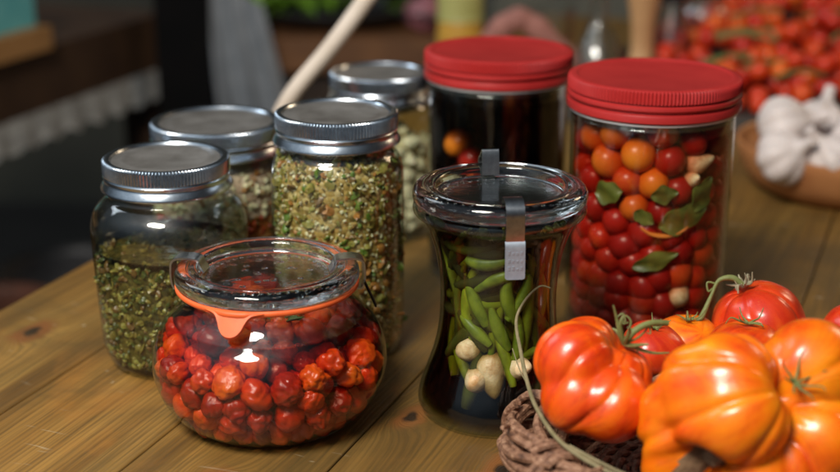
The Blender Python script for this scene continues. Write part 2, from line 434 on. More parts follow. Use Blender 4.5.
for ang in (172, 8):
    clip_mesh(cp, .0105, .0011).build('clip', STEEL, bowl, rot=(0, 0, R(ang)), sharp=50)
    tail = clip_mesh([(.0537, .0800), (.0570, .0725), (.0600, .0655)], .004, .0008).build('clip_tail', STEEL, bowl.children[-1], sharp=50)

ROAST = fruit_mat('roast_tomato_skin', [(0, (.15, .005, .002)), (.3, (.33, .015, .002)), (.58, (.54, .042, .003)), (.82, (.66, .110, .004)), (1, (.74, .18, .008))], .22, .25, .14, 2.0, .5, .12)
rt = [wrinkled('roast_tomato', k, .135 + .03*(k % 3), .80 + .10*k) for k in range(8)]
for m in rt: m.materials.append(ROAST)
LV = .0615
rad = rng.uniform(.0066, .0094, 250)
bp = pack(lambda z: inner_r(bprof, .0012, min(max(z, .003), .068)), .0030, .067, 250, rad, seed=3)
GRP = 'roasted cherry tomatoes packed in the squat round jar'
for p, r in zip(bp, rad):
    if p[2] > LV + .0060: continue
    wall = inner_r(bprof, .0016, p[2]) - math.hypot(p[0], p[1])
    if not ((wall < r * 2.7 and p[1] < .030) or p[2] > .036): continue
    o = put(random.choice(rt), 'roasted_tomato', (BJ[0] + p[0], BJ[1] + p[1], p[2]), rrot(), (r*1.05, r*random.uniform(.78, 1.0), r*random.uniform(.9, 1.15)))
    tag(o, 'wrinkled red cherry tomato packed in oil inside the squat round jar', 'cherry tomato', GRP)
REDO = [liquid('red_oil', (.97, .30, .05), 44), liquid_top('red_oil_top', (.97, .30, .05), 44)]
liquid_body(bprof, .0014, .0036, LV, REDO, BJ, 'red_oil', 'clear red cooking oil filling the squat round jar to its shoulder', 'oil')
HERB = simple('herb_green', (.035, .075, .012), (.07, .13, .02), 300, .45, bump=.2)
mb = MB()
for k in range(9):
    a = random.uniform(-.5, 3.4); c = Vector((.004 + .012*math.cos(a)*random.random(), -.012 + .01*math.sin(a)*random.random(), .0615))
    d = Vector((math.cos(a), math.sin(a), random.uniform(-.2, .5))).normalized()
    mb.tube(cr([c, c + d*.006 + Vector((0, 0, .001)), c + d*.013], 4), lambda t: .0022*math.sin(math.pi*min(max(t, .06), .96)) + .0002, 8, sy=.3)
tag(mb.build('herb_sprig', HERB, None, BJ), 'dark green herb sprig lying on the roasted tomatoes in the squat jar', 'herb')

# ------------------------------------------------------------------ waisted jar with steel clips
CJ = (.0440, .7371, 0)
cj = thing('waisted_clip_jar', 'tall waisted glass jar with glass lid, steel clips, and green peppers in dark oil', 'jar', CJ)
cprof = cr([(.034, 0), (.0420, .0010), (.0448, .0050), (.0449, .0095), (.0432, .0170), (.0398, .0265), (.0362, .0375), (.0338, .0490), (.0327, .0620), (.0327, .0740), (.0337, .0860), (.0358, .0975), (.0395, .1085), (.0435, .1155), (.0470, .1180), (.0480, .1200), (.0478, .1222)], 5)
shell(cprof, .0015, .0065, 144, level=.115).build('glass_body', [GLASS_W, WET], cj)
clp = cr([(0, .1278), (.031, .1278), (.0338, .1280), (.0347, .1290), (.0354, .1318), (.0362, .1332), (.0374, .1337), (.0400, .1337), (.0407, .1331), (.0414, .1331), (.0421, .1337), (.0452, .1334), (.0470, .1322), (.0480, .1302), (.0481, .1272), (.0476, .1250), (.0465, .1243), (.0465, .1241), (.0405, .1240), (.0375, .1232), (.0350, .1228), (0, .1230)], 4)
clid = MB().lathe(clp, 144).build('glass_lid', LIDG, cj, fixn=True)
mb = MB()
for k in range(38):
    a = 2*math.pi*k/38; v, f = ICO[1]
    mb.add([(.0295*math.cos(a) + p[0]*.0013, .0295*math.sin(a) + p[1]*.0013, .1269 + p[2]*.0007) for p in v], f)
mb.build('embossing', LIDG, clid)
cpath = [(.0335, .1288), (.0350, .1318), (.0372, .1368), (.0430, .1378), (.0478, .1362), (.0503, .1330), (.0506, .1270), (.0505, .1205), (.0502, .1165)]
tabp = [(.0502, .1170), (.0513, .1150), (.0516, .1100), (.0520, .1000), (.0523, .0968)]
for ang, tb in ((276, True), (96, False)):
    c = clip_mesh(cpath if tb else [(.0335, .1290), (.0345, .1340), (.0362, .1420), (.0380, .1425), (.0440, .1378), (.0485, .1355), (.0506, .1310), (.0506, .1205), (.0500, .1165)], .0098, .0009).build('clip', STEEL, cj, rot=(0, 0, R(ang)), sharp=50)
    if tb:
        TABM = simple('clip_tab_steel', (.36, .41, .47), (.30, .34, .40), 300, .5, .5, bump=.1, bscale=600, dist=.0004)
        t_ = clip_mesh(tabp, .0105, .0009, lambda t: 1 - .25*max(0, (t-.86)/.14)**2).build('clip_tab', TABM, c, sharp=50)
        mb = MB()   # worn pressed lettering, unreadable
        for row in range(3):
            for k in range(4):
                z = .1115 - row*.0042; y = -.0033 + k*.0022
                mb.box((.0519 + (.1115 - z)*.04, y - .0006, z - .0012), (.05195 + (.1115 - z)*.04 + .0003, y + .0006, z + random.uniform(-.0002, .0012)))
        mb.build('pressed_mark', TABM, t_)
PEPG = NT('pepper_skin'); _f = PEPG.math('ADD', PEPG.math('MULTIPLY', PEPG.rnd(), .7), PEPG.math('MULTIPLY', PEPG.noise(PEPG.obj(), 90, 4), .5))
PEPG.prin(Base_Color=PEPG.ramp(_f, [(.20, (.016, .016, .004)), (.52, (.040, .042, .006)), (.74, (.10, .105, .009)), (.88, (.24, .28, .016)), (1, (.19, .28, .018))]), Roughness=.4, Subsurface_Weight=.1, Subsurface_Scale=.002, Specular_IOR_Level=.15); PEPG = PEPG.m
GARL = simple('garlic_flesh', (.76, .58, .34), (.46, .25, .09), 1.3, .4, bump=.16, bscale=5, dist=.05, Subsurface_Weight=.25, Subsurface_Radius=(1, .6, .35), Subsurface_Scale=.003)
def pod(th, z, L, ang, r=.0048, bend=.2, inset=.0022):
    """pepper lying against the inside of the waisted jar: th angle round the jar, ang slope"""
    pts = []
    for k in np.linspace(-.5, .5, 9):
        dz = L*k*math.sin(ang) ; ds = L*k*math.cos(ang) + bend*L*(k*k - .12)*math.sin(ang); dz += bend*L*(k*k - .1)*math.cos(ang)
        zz = min(max(z + dz, .012), .116); rr = max(inner_r(cprof, .0012 + inset + r*.8, zz), .006); a = th + ds/rr
        pts.append((rr*math.cos(a), rr*math.sin(a), zz))
    mb = MB(); mb.tube(cr(pts, 3), lambda t: r*(.14 + .95*math.sin(math.pi*(.08 + .86*t))**.6)*(1 - .25*t), 12)
    mb.tube([pts[-1], tuple(np.array(pts[-1]) + (np.array(pts[-1]) - np.array(pts[-2]))*.9)], r*.22, 6)
    return mb
PG = 'green peppers pickled in the waisted jar'
spec = [(255, .098, .028, .15), (266, .091, .022, 1.2), (285, .080, .036, 1.75), (276, .068, .034, 2.0), (290, .062, .030, 1.2), (262, .060, .026, -.6), (272, .047, .030, 1.9),
        (240, .086, .030, .4), (236, .072, .032, 1.9), (230, .055, .030, .9), (246, .045, .026, 1.6), (282, .096, .030, -.4), (300, .090, .034, 1.3), (310, .072, .036, 1.8), (322, .085, .034, 1.5),
        (330, .060, .034, 1.2), (215, .095, .032, .8), (212, .070, .034, 1.7), (225, .040, .026, 2.2), (243, .030, .024, 1.45), (305, .050, .030, .5), (268, .106, .026, .2), (295, .108, .028, -.2), (235, .106, .028, .1), (258, .076, .028, .05), (180, .085, .034, 1.4), (190, .060, .034, 1.7), (345, .075, .034, 1.6)]
g_ = random.Random(77)
for _ in range(34): spec.append((g_.uniform(200, 350), g_.uniform(.040, .106), g_.uniform(.028, .046), g_.choice([.2, 1.0, 1.3, 1.5, 1.7, 1.9, 2.3])))
PEPB = simple('bright_pepper_skin', (.065, .095, .008), (.18, .22, .016), 110, .4, Specular_IOR_Level=.2)
for th, z, L, a, rr_ in [(257, .099, .024, .12, .0048), (272, .0885, .026, .25, .0046), (281, .077, .030, 1.75, .0050), (292, .079, .026, 1.2, .0046), (268, .060, .024, 1.95, .0048), (242, .074, .026, 2.0, .0050), (240, .058, .022, 2.5, .0044), (288, .054, .022, 1.5, .0040)]:
    o = pod(R(th), z, L*1.1, a, rr_*.86, random.uniform(-.9, .9), -.0003).build('green_pepper', PEPB, None, CJ)
    tag(o, 'bright green pepper pressed against the front glass of the waisted jar', 'pepper', 'bright peppers at the front of the waisted jar')
for th, z, L, a in spec:
    inset = random.choice([.0012, .0018, .0025, .003, .004, .0055])
    o = pod(R(th), z, L*1.4, a, random.uniform(.0032, .0054), random.uniform(-.9, .9), inset).build('green_pepper', PEPG, None, CJ)
    tag(o, 'dull dark green pickled pepper sunk in the dark oil of the waisted jar', 'pepper', PG)
def clove_mesh(seed):
    v, f = ICO[4]; out = []
    for p in v:
        x, y, z = p; t = (z + 1) / 2
        w = (math.sin(math.pi * min(max(.06 + .94*t, 0), 1) ** .75)) ** .8 if 0 < t < 1 else 0
        s = .95 - .25*t
        out.append((x*s*1.12*(1 - .35*t*t), y*s*.95 + .22*(z*z) - .1, z*1.02 + (.34*t**7)))
    me = bpy.data.meshes.new('garlic_clove'); me.from_pydata(out, [], f); me.update(); me.polygons.foreach_set('use_smooth', [True]*len(f)); me.materials.append(GARL); return me
CLV = clove_mesh(1)
for (th, z, rot, sc, lab) in [(232, .046, (.25, .15, .4), .0092, 'cream garlic clove standing against the left wall of the waisted jar'), (262, .0335, (3.0, .45, 1.2), .0108, 'largest cream garlic clove low at the front of the waisted jar'),
                              (288, .0365, (1.3, .9, .3), .0100, 'browned garlic clove lying sideways in the waisted jar beside the largest clove'), (244, .030, (.5, 1.1, 2.2), .0085, 'small cream garlic clove below the standing clove in the waisted jar')]:
    rr = inner_r(cprof, .0012, z) - sc*.86
    sc *= 1.06; tag(put(CLV, 'garlic_clove', (CJ[0] + rr*math.cos(R(th)), CJ[1] + rr*math.sin(R(th)), z), rot, sc), lab, 'garlic clove')
DOIL = [liquid('dark_oil', (.52, .42, .08), 300), liquid_top('dark_oil_top', (.52, .42, .08), 300)]
liquid_body(cprof, .0015, .0072, .1150, DOIL, CJ, 'dark_oil', 'dark brown marinade filling the waisted jar up to its lid', 'oil')

# ------------------------------------------------------------------ screw-band jars
def sq(amt, ph):
    def m(r, z, a): return r * (1 + amt * math.cos(4 * (a - ph)))
    return m
def screw_lid(parent, r, z0, z1):
    h = z1 - z0; n = 118
    def kn(rr, z, a):
        k = 0
        if z > z0 + h*.52 and z < z1 - h*.03 and rr > r*.9: k = .00055*math.cos(a*n)
        return rr + k
    prof = [(r*.93, z0 + .0004), (r*1.025, z0), (r*1.040, z0 + h*.02), (r*1.042, z0 + h*.06), (r*1.036, z0 + h*.10), (r*.992, z0 + h*.26), (r*.982, z0 + h*.29), (r*.978, z0 + h*.34), (r*.984, z0 + h*.38), (r*.998, z0 + h*.42), (r*.999, z0 + h*.44), (r*.986, z0 + h*.48), (r*.984, z0 + h*.50), (r*.988, z0 + h*.53), (r*.988, z0 + h*.90), (r*.982, z0 + h*.96), (r*.962, z1), (r*.92, z1 + .0002), (r*.885, z1 - .0002), (r*.87, z1 - .0010)]
    prof += [(r*.85, z1 - .002), (r*.90, z1 - .003), (r*.93, z0 + h*.5)]
    MB().lathe(prof, n*4, kn, close=True).build('screw_band', ZINC, parent, sharp=35)
    MB().lathe([(0, z1 - .0014), (r*.60, z1 - .0014), (r*.64, z1 - .0010), (r*.70, z1 - .0009), (r*.74, z1 - .0014), (r*.852, z1 - .0013), (r*.852, z1 - .0022), (0, z1 - .0022)], 96).build('lid_disc', ZINC_D, parent)
def mason(name, label, loc, r_lid, zl0, zl1, body, sqa, ph, level):
    t = thing(name, label, 'jar', loc)
    prof = cr(body, 5)
    md = sq(sqa, ph)
    def m2(r, z, a):
        k = min(1, max(0, (zl0 - .006 - z) / .02)) * min(1, max(0, z / .02 + .2)); return r * (1 + sqa * k * math.cos(4*(a - ph)))
    shell(prof, .0014, .0045, 128, m2, level=level).build('glass_body', [GLASS, WET], t)
    screw_lid(t, r_lid, zl0, zl1)
    return t, prof, m2

def relish(name, label, loc, prof, md, z0, z1, base_stops, chip_mats, n, smin, smax, seed, cat='relish', zbias=None, bigs=()):
    """one spoonable mass: packed body with chopped pieces pressed to the glass"""
    g = random.Random(seed)
    t = NT(name + '_mass'); o = t.obj()
    vo = t.n('ShaderNodeTexVoronoi', {'Vector': o, 'Scale': 300})
    f = t.math('ADD', t.math('MULTIPLY', t.n('ShaderNodeSeparateColor', {0: vo.outputs['Color']}).outputs[0], .75), t.math('MULTIPLY', t.math('SUBTRACT', t.noise(o, 60, 4), .12), .55))
    t.prin(Base_Color=t.ramp(f, base_stops), Roughness=.28, Normal=t.bump(t.math('SUBTRACT', 1.0, vo.outputs['Distance']), .7, .0015))
    mb = MB(); pr = [(max(inner_r(prof, .0034, z), .002), z) for z in np.linspace(z0, z1, 18)]
    mb.lathe([(0, z0)] + pr + [(pr[-1][0]*.6, z1 + .001), (0, z1 + .0005)], 64, md, 0)
    v, f = ICO[2]
    for _ in range(n):
        if g.random() < .86:
            z = g.uniform(z0 + .001, z1 + .002); a = g.uniform(math.pi*.95, math.pi*2.05)
            rr = md(inner_r(prof, .0028 + g.uniform(0, .0010), z), z, a)
        else:
            z = z1 + g.uniform(-.0005, .0025); a = g.uniform(0, 6.28); rr = pr[-1][0]*math.sqrt(g.random())
        mi = 1 + (zbias((z - z0)/(z1 - z0), g) if zbias else g.randrange(len(chip_mats)))
        big = mi in bigs and g.random() < .45
        s = g.uniform(smin, smax)*(g.uniform(1.5, 2.5) if big else (.8 if mi == 1 and bigs else 1)); sx, sy, sz = s*g.uniform(.6, 1.3), s*g.uniform(.5, 1.0), s*g.uniform(.25, .6 if big else .8)
        M = Matrix.Translation((rr*math.cos(a), rr*math.sin(a), z)) @ Matrix.Rotation(g.uniform(0, 6.28), 4, 'Z') @ Matrix.Rotation(g.uniform(0, 6.28), 4, 'X') @ Matrix.Rotation(g.uniform(0, 6.28), 4, 'Y')
        jit = [1 + g.uniform(-.34, .34) for _ in range(12)]
        mb.add([M @ Vector((p[0]*sx*jit[i % 12], p[1]*sy*jit[(i*7) % 11], p[2]*sz*jit[(i*5) % 12])) for i, p in enumerate(v)], f, mi)
    ob = mb.build(name, [t.m] + chip_mats, None, loc); return tag(ob, label, cat, kind='stuff')

def chip(name, c1, c2, rough=.4): return simple(name, c1, c2, 500, rough, Subsurface_Weight=.12, Subsurface_Scale=.0015)
C_DG = chip('chop_dark_green', (.030, .045, .006), (.07, .085, .012)); C_OL = chip('chop_olive', (.15, .125, .022), (.21, .165, .032))
C_YG = chip('chop_yellow_green', (.27, .23, .05), (.20, .19, .035)); C_BR = chip('chop_brown', (.10, .052, .012), (.17, .095, .022))
C_PALE = chip('chop_pale', (.62, .57, .38), (.50, .46, .26)); C_GR = chip('chop_green', (.07, .13, .016), (.12, .19, .025))
C_OR = chip('chop_orange', (.34, .15, .03), (.26, .11, .02)); C_RD = chip('chop_red', (.42, .05, .012), (.30, .03, .008))

# left jar: green chopped herbs under brown oil
ML = (-.1517, .8074, 0)
bodyL = [(.030, 0), (.0365, .0012), (.0408, .0060), (.0432, .0150), (.0445, .0300), (.0455, .0600), (.0464, .0840), (.0462, .0915), (.0440, .0990), (.0392, .1045), (.0358, .1072), (.0350, .1095), (.0352, .1135), (.0345, .1260)]
mL, pL, dL = mason('screw_band_jar', 'half filled glass jar with zinc screw band at left, dark chopped herbs below brown oil', ML, .0378, .1120, .1302, bodyL, .022, R(20), .077)
relish('chopped_herbs', 'dark green chopped herb relish filling the lower part of the left jar', ML, pL, dL, .0056, .0705,
       [(.15, (.016, .018, .003)), (.45, (.045, .045, .008)), (.7, (.085, .075, .014)), (1, (.13, .10, .02))], [C_DG, C_OL, C_YG, C_BR], 950, .0012, .0030, 5,
       zbias=lambda t, g: g.choices([0, 1, 2, 3], [.36, .36, .16, .12])[0])
BOIL = [liquid('brown_oil', (.88, .62, .16), 34), liquid_top('brown_oil_top', (.88, .62, .16), 34)]
liquid_body(pL, .0014, .0052, .0765, BOIL, ML, 'brown_oil', 'brown olive oil standing over the chopped herbs in the left jar', 'oil', dL)

# middle jar: chopped salad with pale grains
MM = (-.0508, .8301, 0)
bodyM = [(.032, 0), (.0380, .0012), (.0402, .0055), (.0409, .0140), (.0412, .0400), (.0413, .0800), (.0412, .1100), (.0405, .1185), (.0380, .1250), (.0355, .1285), (.0350, .1310), (.0352, .1350), (.0345, .1480)]
mM, pM, dM = mason('screw_band_jar', 'tall squarish glass jar with zinc screw band, packed with grainy chopped vegetable relish', MM, .0375, .1340, .1525, bodyM, .028, R(33), .1275)
relish('vegetable_relish', 'grainy green and cream chopped vegetable relish packed in the tall middle jar', MM, pM, dM, .0056, .126,
       [(.15, (.10, .068, .015)), (.4, (.26, .17, .04)), (.65, (.38, .26, .075)), (1, (.50, .40, .18))], [C_PALE, C_GR, C_OL, C_OR, C_YG, C_BR], 2300, .0008, .0021, 11, bigs=(2, 3, 4, 5, 6),
       zbias=lambda t, g: g.choices([0, 1, 2, 3, 4, 5], [.44, .09, .16, .08, .17, .06] if t > .5 else ([.20, .08, .14, .30, .10, .18] if t > .25 else [.06, .12, .25, .15, .07, .35]))[0])
YOIL = [liquid('golden_brine', (.90, .78, .35), 18), liquid_top('golden_brine_top', (.90, .78, .35), 18)]
liquid_body(pM, .0014, .0052, .1275, YOIL, MM, 'golden_brine', 'golden brine round the relish in the tall middle jar', 'brine', dM)

# wide jar behind the left one
MW = (-.1377, .921, 0)
bodyW = [(.034, 0), (.0400, .0012), (.0440, .0060), (.0462, .0150), (.0468, .0500), (.0468, .0800), (.0455, .0920), (.0430, .0990), (.0425, .1020), (.0425, .1180)]
mW, pW, dW = mason('screw_band_jar', 'wide glass jar with tarnished zinc lid half hidden behind the left jar', MW, .0445, .1045, .1245, bodyW, .0, 0, .096)
relish('red_relish', 'orange red chopped relish at the bottom of the wide jar at the back left', MW, pW, dW, .0056, .064, [(.2, (.22, .035, .008)), (.6, (.40, .09, .015)), (1, (.5, .2, .04))], [C_RD, C_OR, C_BR], 420, .0016, .0034, 21)
relish('pale_relish', 'pale pink chopped layer above the red relish in the wide jar', MW, pW, dW, .066, .096, [(.2, (.36, .24, .16)), (.6, (.50, .38, .27)), (1, (.6, .5, .38))], [C_PALE, C_PALE, C_OR], 300, .0014, .003, 22)

# slim jar at the back: white beans
MK = (-.031, 1.060, 0)
bodyK = [(.034, 0), (.0385, .0012), (.0408, .0060), (.0412, .0400), (.0412, .0900), (.0400, .1010), (.0370, .1065), (.0355, .1090), (.0352, .1220)]
mK, pK, dK = mason('screw_band_jar', 'glass jar with shiny zinc lid standing farthest back, full of pale garlic cloves', MK, .0385, .1075, .1290, bodyK, .015, 0, .1035)
g = np.random.default_rng(9); nb = 235; rb = g.uniform(.0062, .0082, nb)
kp = pack(lambda z: inner_r(pK, .0014, min(max(z, .004), .1)), .0055, .100, nb, rb, seed=4)
PALE_CL = simple('pickled_clove', (.70, .64, .46), (.58, .53, .34), 150, .4, Subsurface_Weight=.15, Subsurface_Scale=.002)
clv2 = CLV.copy(); clv2.materials.clear(); clv2.materials.append(PALE_CL)
for p, r in zip(kp, rb):
    if p[1] > .004 or p[0] < -.006 or math.hypot(p[0], p[1]) < .020 or p[2] > .104: continue
    tag(put(clv2, 'pickled_clove', (MK[0] + p[0], MK[1] + p[1], p[2]), rrot(), r*.92), 'pale peeled garlic clove pickled in the jar standing farthest back', 'garlic clove', 'pickled cloves in the back jar')
KB = [liquid('green_brine', (.88, .86, .60), 14), liquid_top('green_brine_top', (.88, .86, .60), 14)]
liquid_body(pK, .0014, .0052, .1035, KB, MK, 'green_brine', 'greenish brine round the pale cloves in the farthest jar', 'brine')

# ------------------------------------------------------------------ jars with red lids
def red_jar(label, loc, s):
    t = thing('red_lid_jar', label, 'jar', loc)
    prof = cr([(.040, 0), (.0475, .0012), (.0505, .0050), (.0515, .0120), (.0515, .1360), (.0512, .1420), (.0505, .1445), (.0500, .1570)], 5)
    prof = [(r*s, z*s) for r, z in prof]
    shell(prof, .0014, .0045, 144, level=.141*s).build('glass_body', [GLASS, WET], t)
    r = .0545*s; z0 = .1478*s; z1 = .1677*s; h = z1 - z0; n = 150
    def kn(rr, z, a):
        return rr + (.00052*math.cos(a*n) if z > z0 + h*.61 and z < z1 - h*.02 and rr > r*.95 else 0)
    pr = [(r*.93, z0 + h*.02), (r*.990, z0), (r*1.0, z0 + h*.03), (r*1.002, z0 + h*.20), (r*.994, z0 + h*.255), (r*.966, z0 + h*.28), (r*.964, z0 + h*.325), (r*.990, z0 + h*.36), (r*1.0, z0 + h*.41), (r*.996, z0 + h*.49), (r*.968, z0 + h*.535), (r*.966, z0 + h*.565), (r*.985, z0 + h*.59), (r*.988, z0 + h*.62), (r*.986, z0 + h*.90), (r*.976, z0 + h*.965), (r*.955, z1), (r*.90, z1 + .0001), (r*.872, z1 - .0009), (r*.855, z1 - .0011), (0, z1 - .0008), (0, z1 - .003), (r*.93, z1 - .004)]
    MB().lathe(pr, n*4, kn, close=True).build('lid', REDP, t, sharp=32)
    MB().lathe([(r*.925, z0 - .0016*s), (r*.965, z0 - .0020*s), (r*.975, z0 - .0006*s), (r*.925, z0 - .0003*s)], 128, close=True).build('lid_liner', LINER, t)
    return t, prof
RR = (.1475, .8658, 0); RB = (.0555, .977, 0)
jR, pR = red_jar('front red lidded glass jar packed with cherry tomatoes, leaves and garlic', RR, 1.0)
jB, pB = red_jar('red lidded glass jar of almost black brine behind the waisted jar', RB, .967)
CH = fruit_mat('pickled_tomato_skin', [(0, (.20, .006, .005)), (.45, (.32, .012, .007)), (.72, (.42, .024, .008)), (.92, (.50, .07, .010)), (1, (.56, .14, .015))], .3, .15, .02, 1.5, .25, .08)
v, f = ICO[4]; chm = bpy.data.meshes.new('pickled_tomato'); chm.from_pydata([(p[0], p[1], p[2]*.95) for p in v], [], f); chm.update(); chm.polygons.foreach_set('use_smooth', [True]*len(f)); chm.materials.append(CH)
CHO = fruit_mat('pickled_orange_skin', [(0, (.52, .10, .010)), (1, (.68, .22, .016))], .3, .15, .02, 1.5, .25, .08)
cho = chm.copy(); cho.materials.clear(); cho.materials.append(CHO)
nb = 275; rb = rng.uniform(.0094, .0116, nb)
rp = pack(lambda z: inner_r(pR, .0029, min(max(z, .005), .142)), .0050, .148, nb, rb, seed=12, iters=320, grav=.0010)
# places kept free at the front for leaves, garlic and pepper strips: (angle, z, reach)
keep = [(288, .087, .006), (303, .119, .009), (297, .110, .006), (291, .034, .008)]
def jar_pt(prof, th, z, ins, loc): r = inner_r(prof, .0014 + ins, z); return (loc[0] + r*math.cos(R(th)), loc[1] + r*math.sin(R(th)), z)
for p, r in zip(rp, rb):
    q = math.hypot(p[0], p[1])
    if p[1] > .026 or q < .026 or p[2] > .141: continue
    th = math.degrees(math.atan2(p[1], p[0])) % 360; skip = False
    for kt, kz, kr in keep:
        if math.hypot((th - kt)*R(1)*.048, p[2] - kz) < kr and q > .03: skip = True
    if skip: continue
    # colour patches as in the photograph: the orange ones sit high at the left
    org = p[2] > .08 and th < 264 and random.random() < .42
    tag(put(cho if org else chm, 'pickled_tomato', (RR[0] + p[0], RR[1] + p[1], p[2]), rrot(), (r, r*random.uniform(.88, 1.0), r*random.uniform(.96, 1.14))),
        'round orange cherry tomato pickled in the front red lidded jar' if org else 'round red cherry tomato pickled in the front red lidded jar', 'cherry tomato', 'orange tomatoes in the red lidded jar' if org else 'red tomatoes in the red lidded jar')
LEAF = simple('pickled_leaf', (.055, .075, .012), (.13, .14, .022), 110, .4, bump=.2)
def leaf_on_wall(th, z, L, w, ang, prof, ins=.0010):
    vs = []; n = 14; k = 5
    for s in (0, .0009):
        for i in range(n + 1):
            t = i / n; ww = w*(1 + .16*math.sin(t*11 + L*900))*math.sin(math.pi*t**.85)**.9 + .0003
            for j in range(-k, k + 1):
                ds = L*(t - .5)*math.cos(ang) - ww*j/k*math.sin(ang); dz = L*(t - .5)*math.sin(ang) + ww*j/k*math.cos(ang)
                rr = inner_r(prof, .0007 + ins + s + .0006*(1 - abs(j)/k) + .0007*(1 + math.sin(t*7 + j*.5)), min(z + dz, .14)); a = R(th) + ds/rr
                vs.append((rr*math.cos(a), rr*math.sin(a), z + dz))
    m = 2*k + 1; fs = []; o = (n + 1)*m
    for i in range(n):
        for j in range(m - 1):
            a = i*m + j; fs += [(a, a+1, a+m+1, a+m), (o+a+m, o+a+m+1, o+a+1, o+a)]
        for a, b in ((i*m, (i+1)*m), ((i+1)*m + m-1, i*m + m-1)): fs.append((a, b, o+b, o+a))
    return MB().add(vs, fs)
for th, z, L, w, a, lab in [(288, .087, .034, .0085, .32, 'largest green leaf lying across the front red lidded jar'), (303, .101, .024, .0075, 1.0, 'green leaf rising steeply beside the largest leaf in the red lidded jar'),
                            (272, .103, .017, .0055, .2, 'small yellow green leaf under the orange tomatoes in the red lidded jar'), (230, .101, .020, .0075, .2, 'green leaf at the left wall of the red lidded jar'),
                            (258, .088, .014, .0045, -.5, 'short olive leaf in the middle of the red lidded jar'), (268, .060, .030, .0055, .35, 'narrow green leaf low in the front red lidded jar')]:
    tag(leaf_on_wall(th, z, L, w, a, pR).build('leaf', LEAF, None, RR), lab, 'leaf')
STRIP = simple('pepper_strip', (.62, .20, .03), (.5, .13, .02), 160, .35)
pts = [tuple(np.array(jar_pt(pR, a, z, .003, (0, 0, 0)))) for a, z in ((256, .081), (264, .0772), (275, .0762), (286, .0785), (292, .0815))]
tag(MB().tube(cr(pts, 4), lambda t: .0024*math.sin(math.pi*(.1 + .8*t))**.5, 10, sy=.6).build('pepper_strip', STRIP, None, RR), 'curved orange pepper strip in the middle of the red lidded jar', 'pepper strip')
for th, z, rot, sc, lab in [(303, .1195, (.4, 1.2, .3), .0082, 'whitish garlic clove under the lid at the right of the red jar'), (291, .0345, (.1, .5, 1.0), .0090, 'white garlic clove low at the right of the red lidded jar'), (284, .013, (1.4, .2, .5), .008, 'cream garlic clove on the floor of the red lidded jar'), (297, .110, (1.2, .6, 0), .0065, 'yellowish garlic clove below the topmost clove in the red jar')]:
    tag(put(CLV, 'garlic_clove', jar_pt(pR, th, z, sc*1.0, RR), rot, sc), lab, 'garlic clove')
RBR = [liquid('red_brine', (.80, .30, .12), 85), liquid_top('red_brine_top', (.80, .30, .12), 85)]
liquid_body(pR, .0014, .0052, .1432, RBR, RR, 'red_brine', 'reddish brine round the tomatoes in the front red lidded jar', 'brine')
BBR = [liquid('black_brine', (.30, .16, .08), 300), liquid_top('black_brine_top', (.30, .16, .08), 300)]
liquid_body(pB, .0014, .0052, .1415, BBR, RB, 'black_brine', 'almost black brine filling the rear red lidded jar', 'brine')
for th, z, r, me in [(222, .100, .0115, cho), (228, .076, .011, chm), (240, .090, .010, chm), (214, .062, .011, chm), (236, .050, .011, chm)]:
    tag(put(me, 'pickled_tomato', jar_pt(pB, th, z, r*.97, RB), rrot(), r), 'orange tomato against the left wall of the dark brine jar' if me is cho else 'dim red tomato sunk in the dark brine of the rear red lidded jar', 'cherry tomato', None if me is cho else 'tomatoes in the dark brine jar')

# ------------------------------------------------------------------ heirloom tomatoes
CR_ = Vector((1, 0, 0)); CU = Vector((0, math.sin(R(18.5)), math.cos(R(18.5)))); CT = Vector((0, -math.cos(R(18.5)), math.sin(R(18.5))))
def skin(name, stops, streak, axis):
    t = NT(name); o = t.obj()
    ax = Vector(axis).normalized(); u = ax.orthogonal().normalized(); w = ax.cross(u)
    dot = lambda v: t.n('ShaderNodeVectorMath', {0: o, 1: v}, operation='DOT_PRODUCT').outputs['Value']
    ang = t.math('ARCTAN2', dot(tuple(u)), dot(tuple(w))); hgt = dot(tuple(ax))
    pol = t.n('ShaderNodeCombineXYZ', {0: t.math('MULTIPLY', t.math('SINE', ang), 2.2), 1: t.math('MULTIPLY', t.math('COSINE', ang), 2.2), 2: t.math('MULTIPLY', hgt, 16.0)}).outputs[0]
    f = t.math('ADD', t.math('MULTIPLY', t.noise(o, 30, 4, .55, .6), .6), t.math('MULTIPLY', t.noise(pol, 1.4, 3, .5, .3), .4))
    col = t.ramp(f, stops)
    st = t.noise(pol, 3.2, 3, .6, .5)
    col = t.mix(t.math('MULTIPLY', t.ramp(st, [(.55, (0, 0, 0)), (.70, (1, 1, 1))]), streak), col, (.36, .016, .005))
    sp = t.noise(o, 900, 2)
    col = t.mix(t.math('MULTIPLY', t.ramp(sp, [(.66, (0, 0, 0)), (.74, (1, 1, 1))]), .2), col, (.85, .40, .08))
    sc = t.noise(o, 75, 3, .6, 1.0)
    col = t.mix(t.math('MULTIPLY', t.ramp(sc, [(.70, (0, 0, 0)), (.76, (1, 1, 1))]), .5), col, (.30, .05, .015))
    t.prin(Base_Color=col, Roughness=t.math('MULTIPLY_ADD', t.noise(o, 60, 3), .14, .22), Subsurface_Weight=.2, Subsurface_Radius=(1, .2, .03), Subsurface_Scale=.004,
           Normal=t.bump(t.noise(o, 110, 4), .16, .002), Coat_Weight=.22, Coat_Roughness=.2)
    return t.m
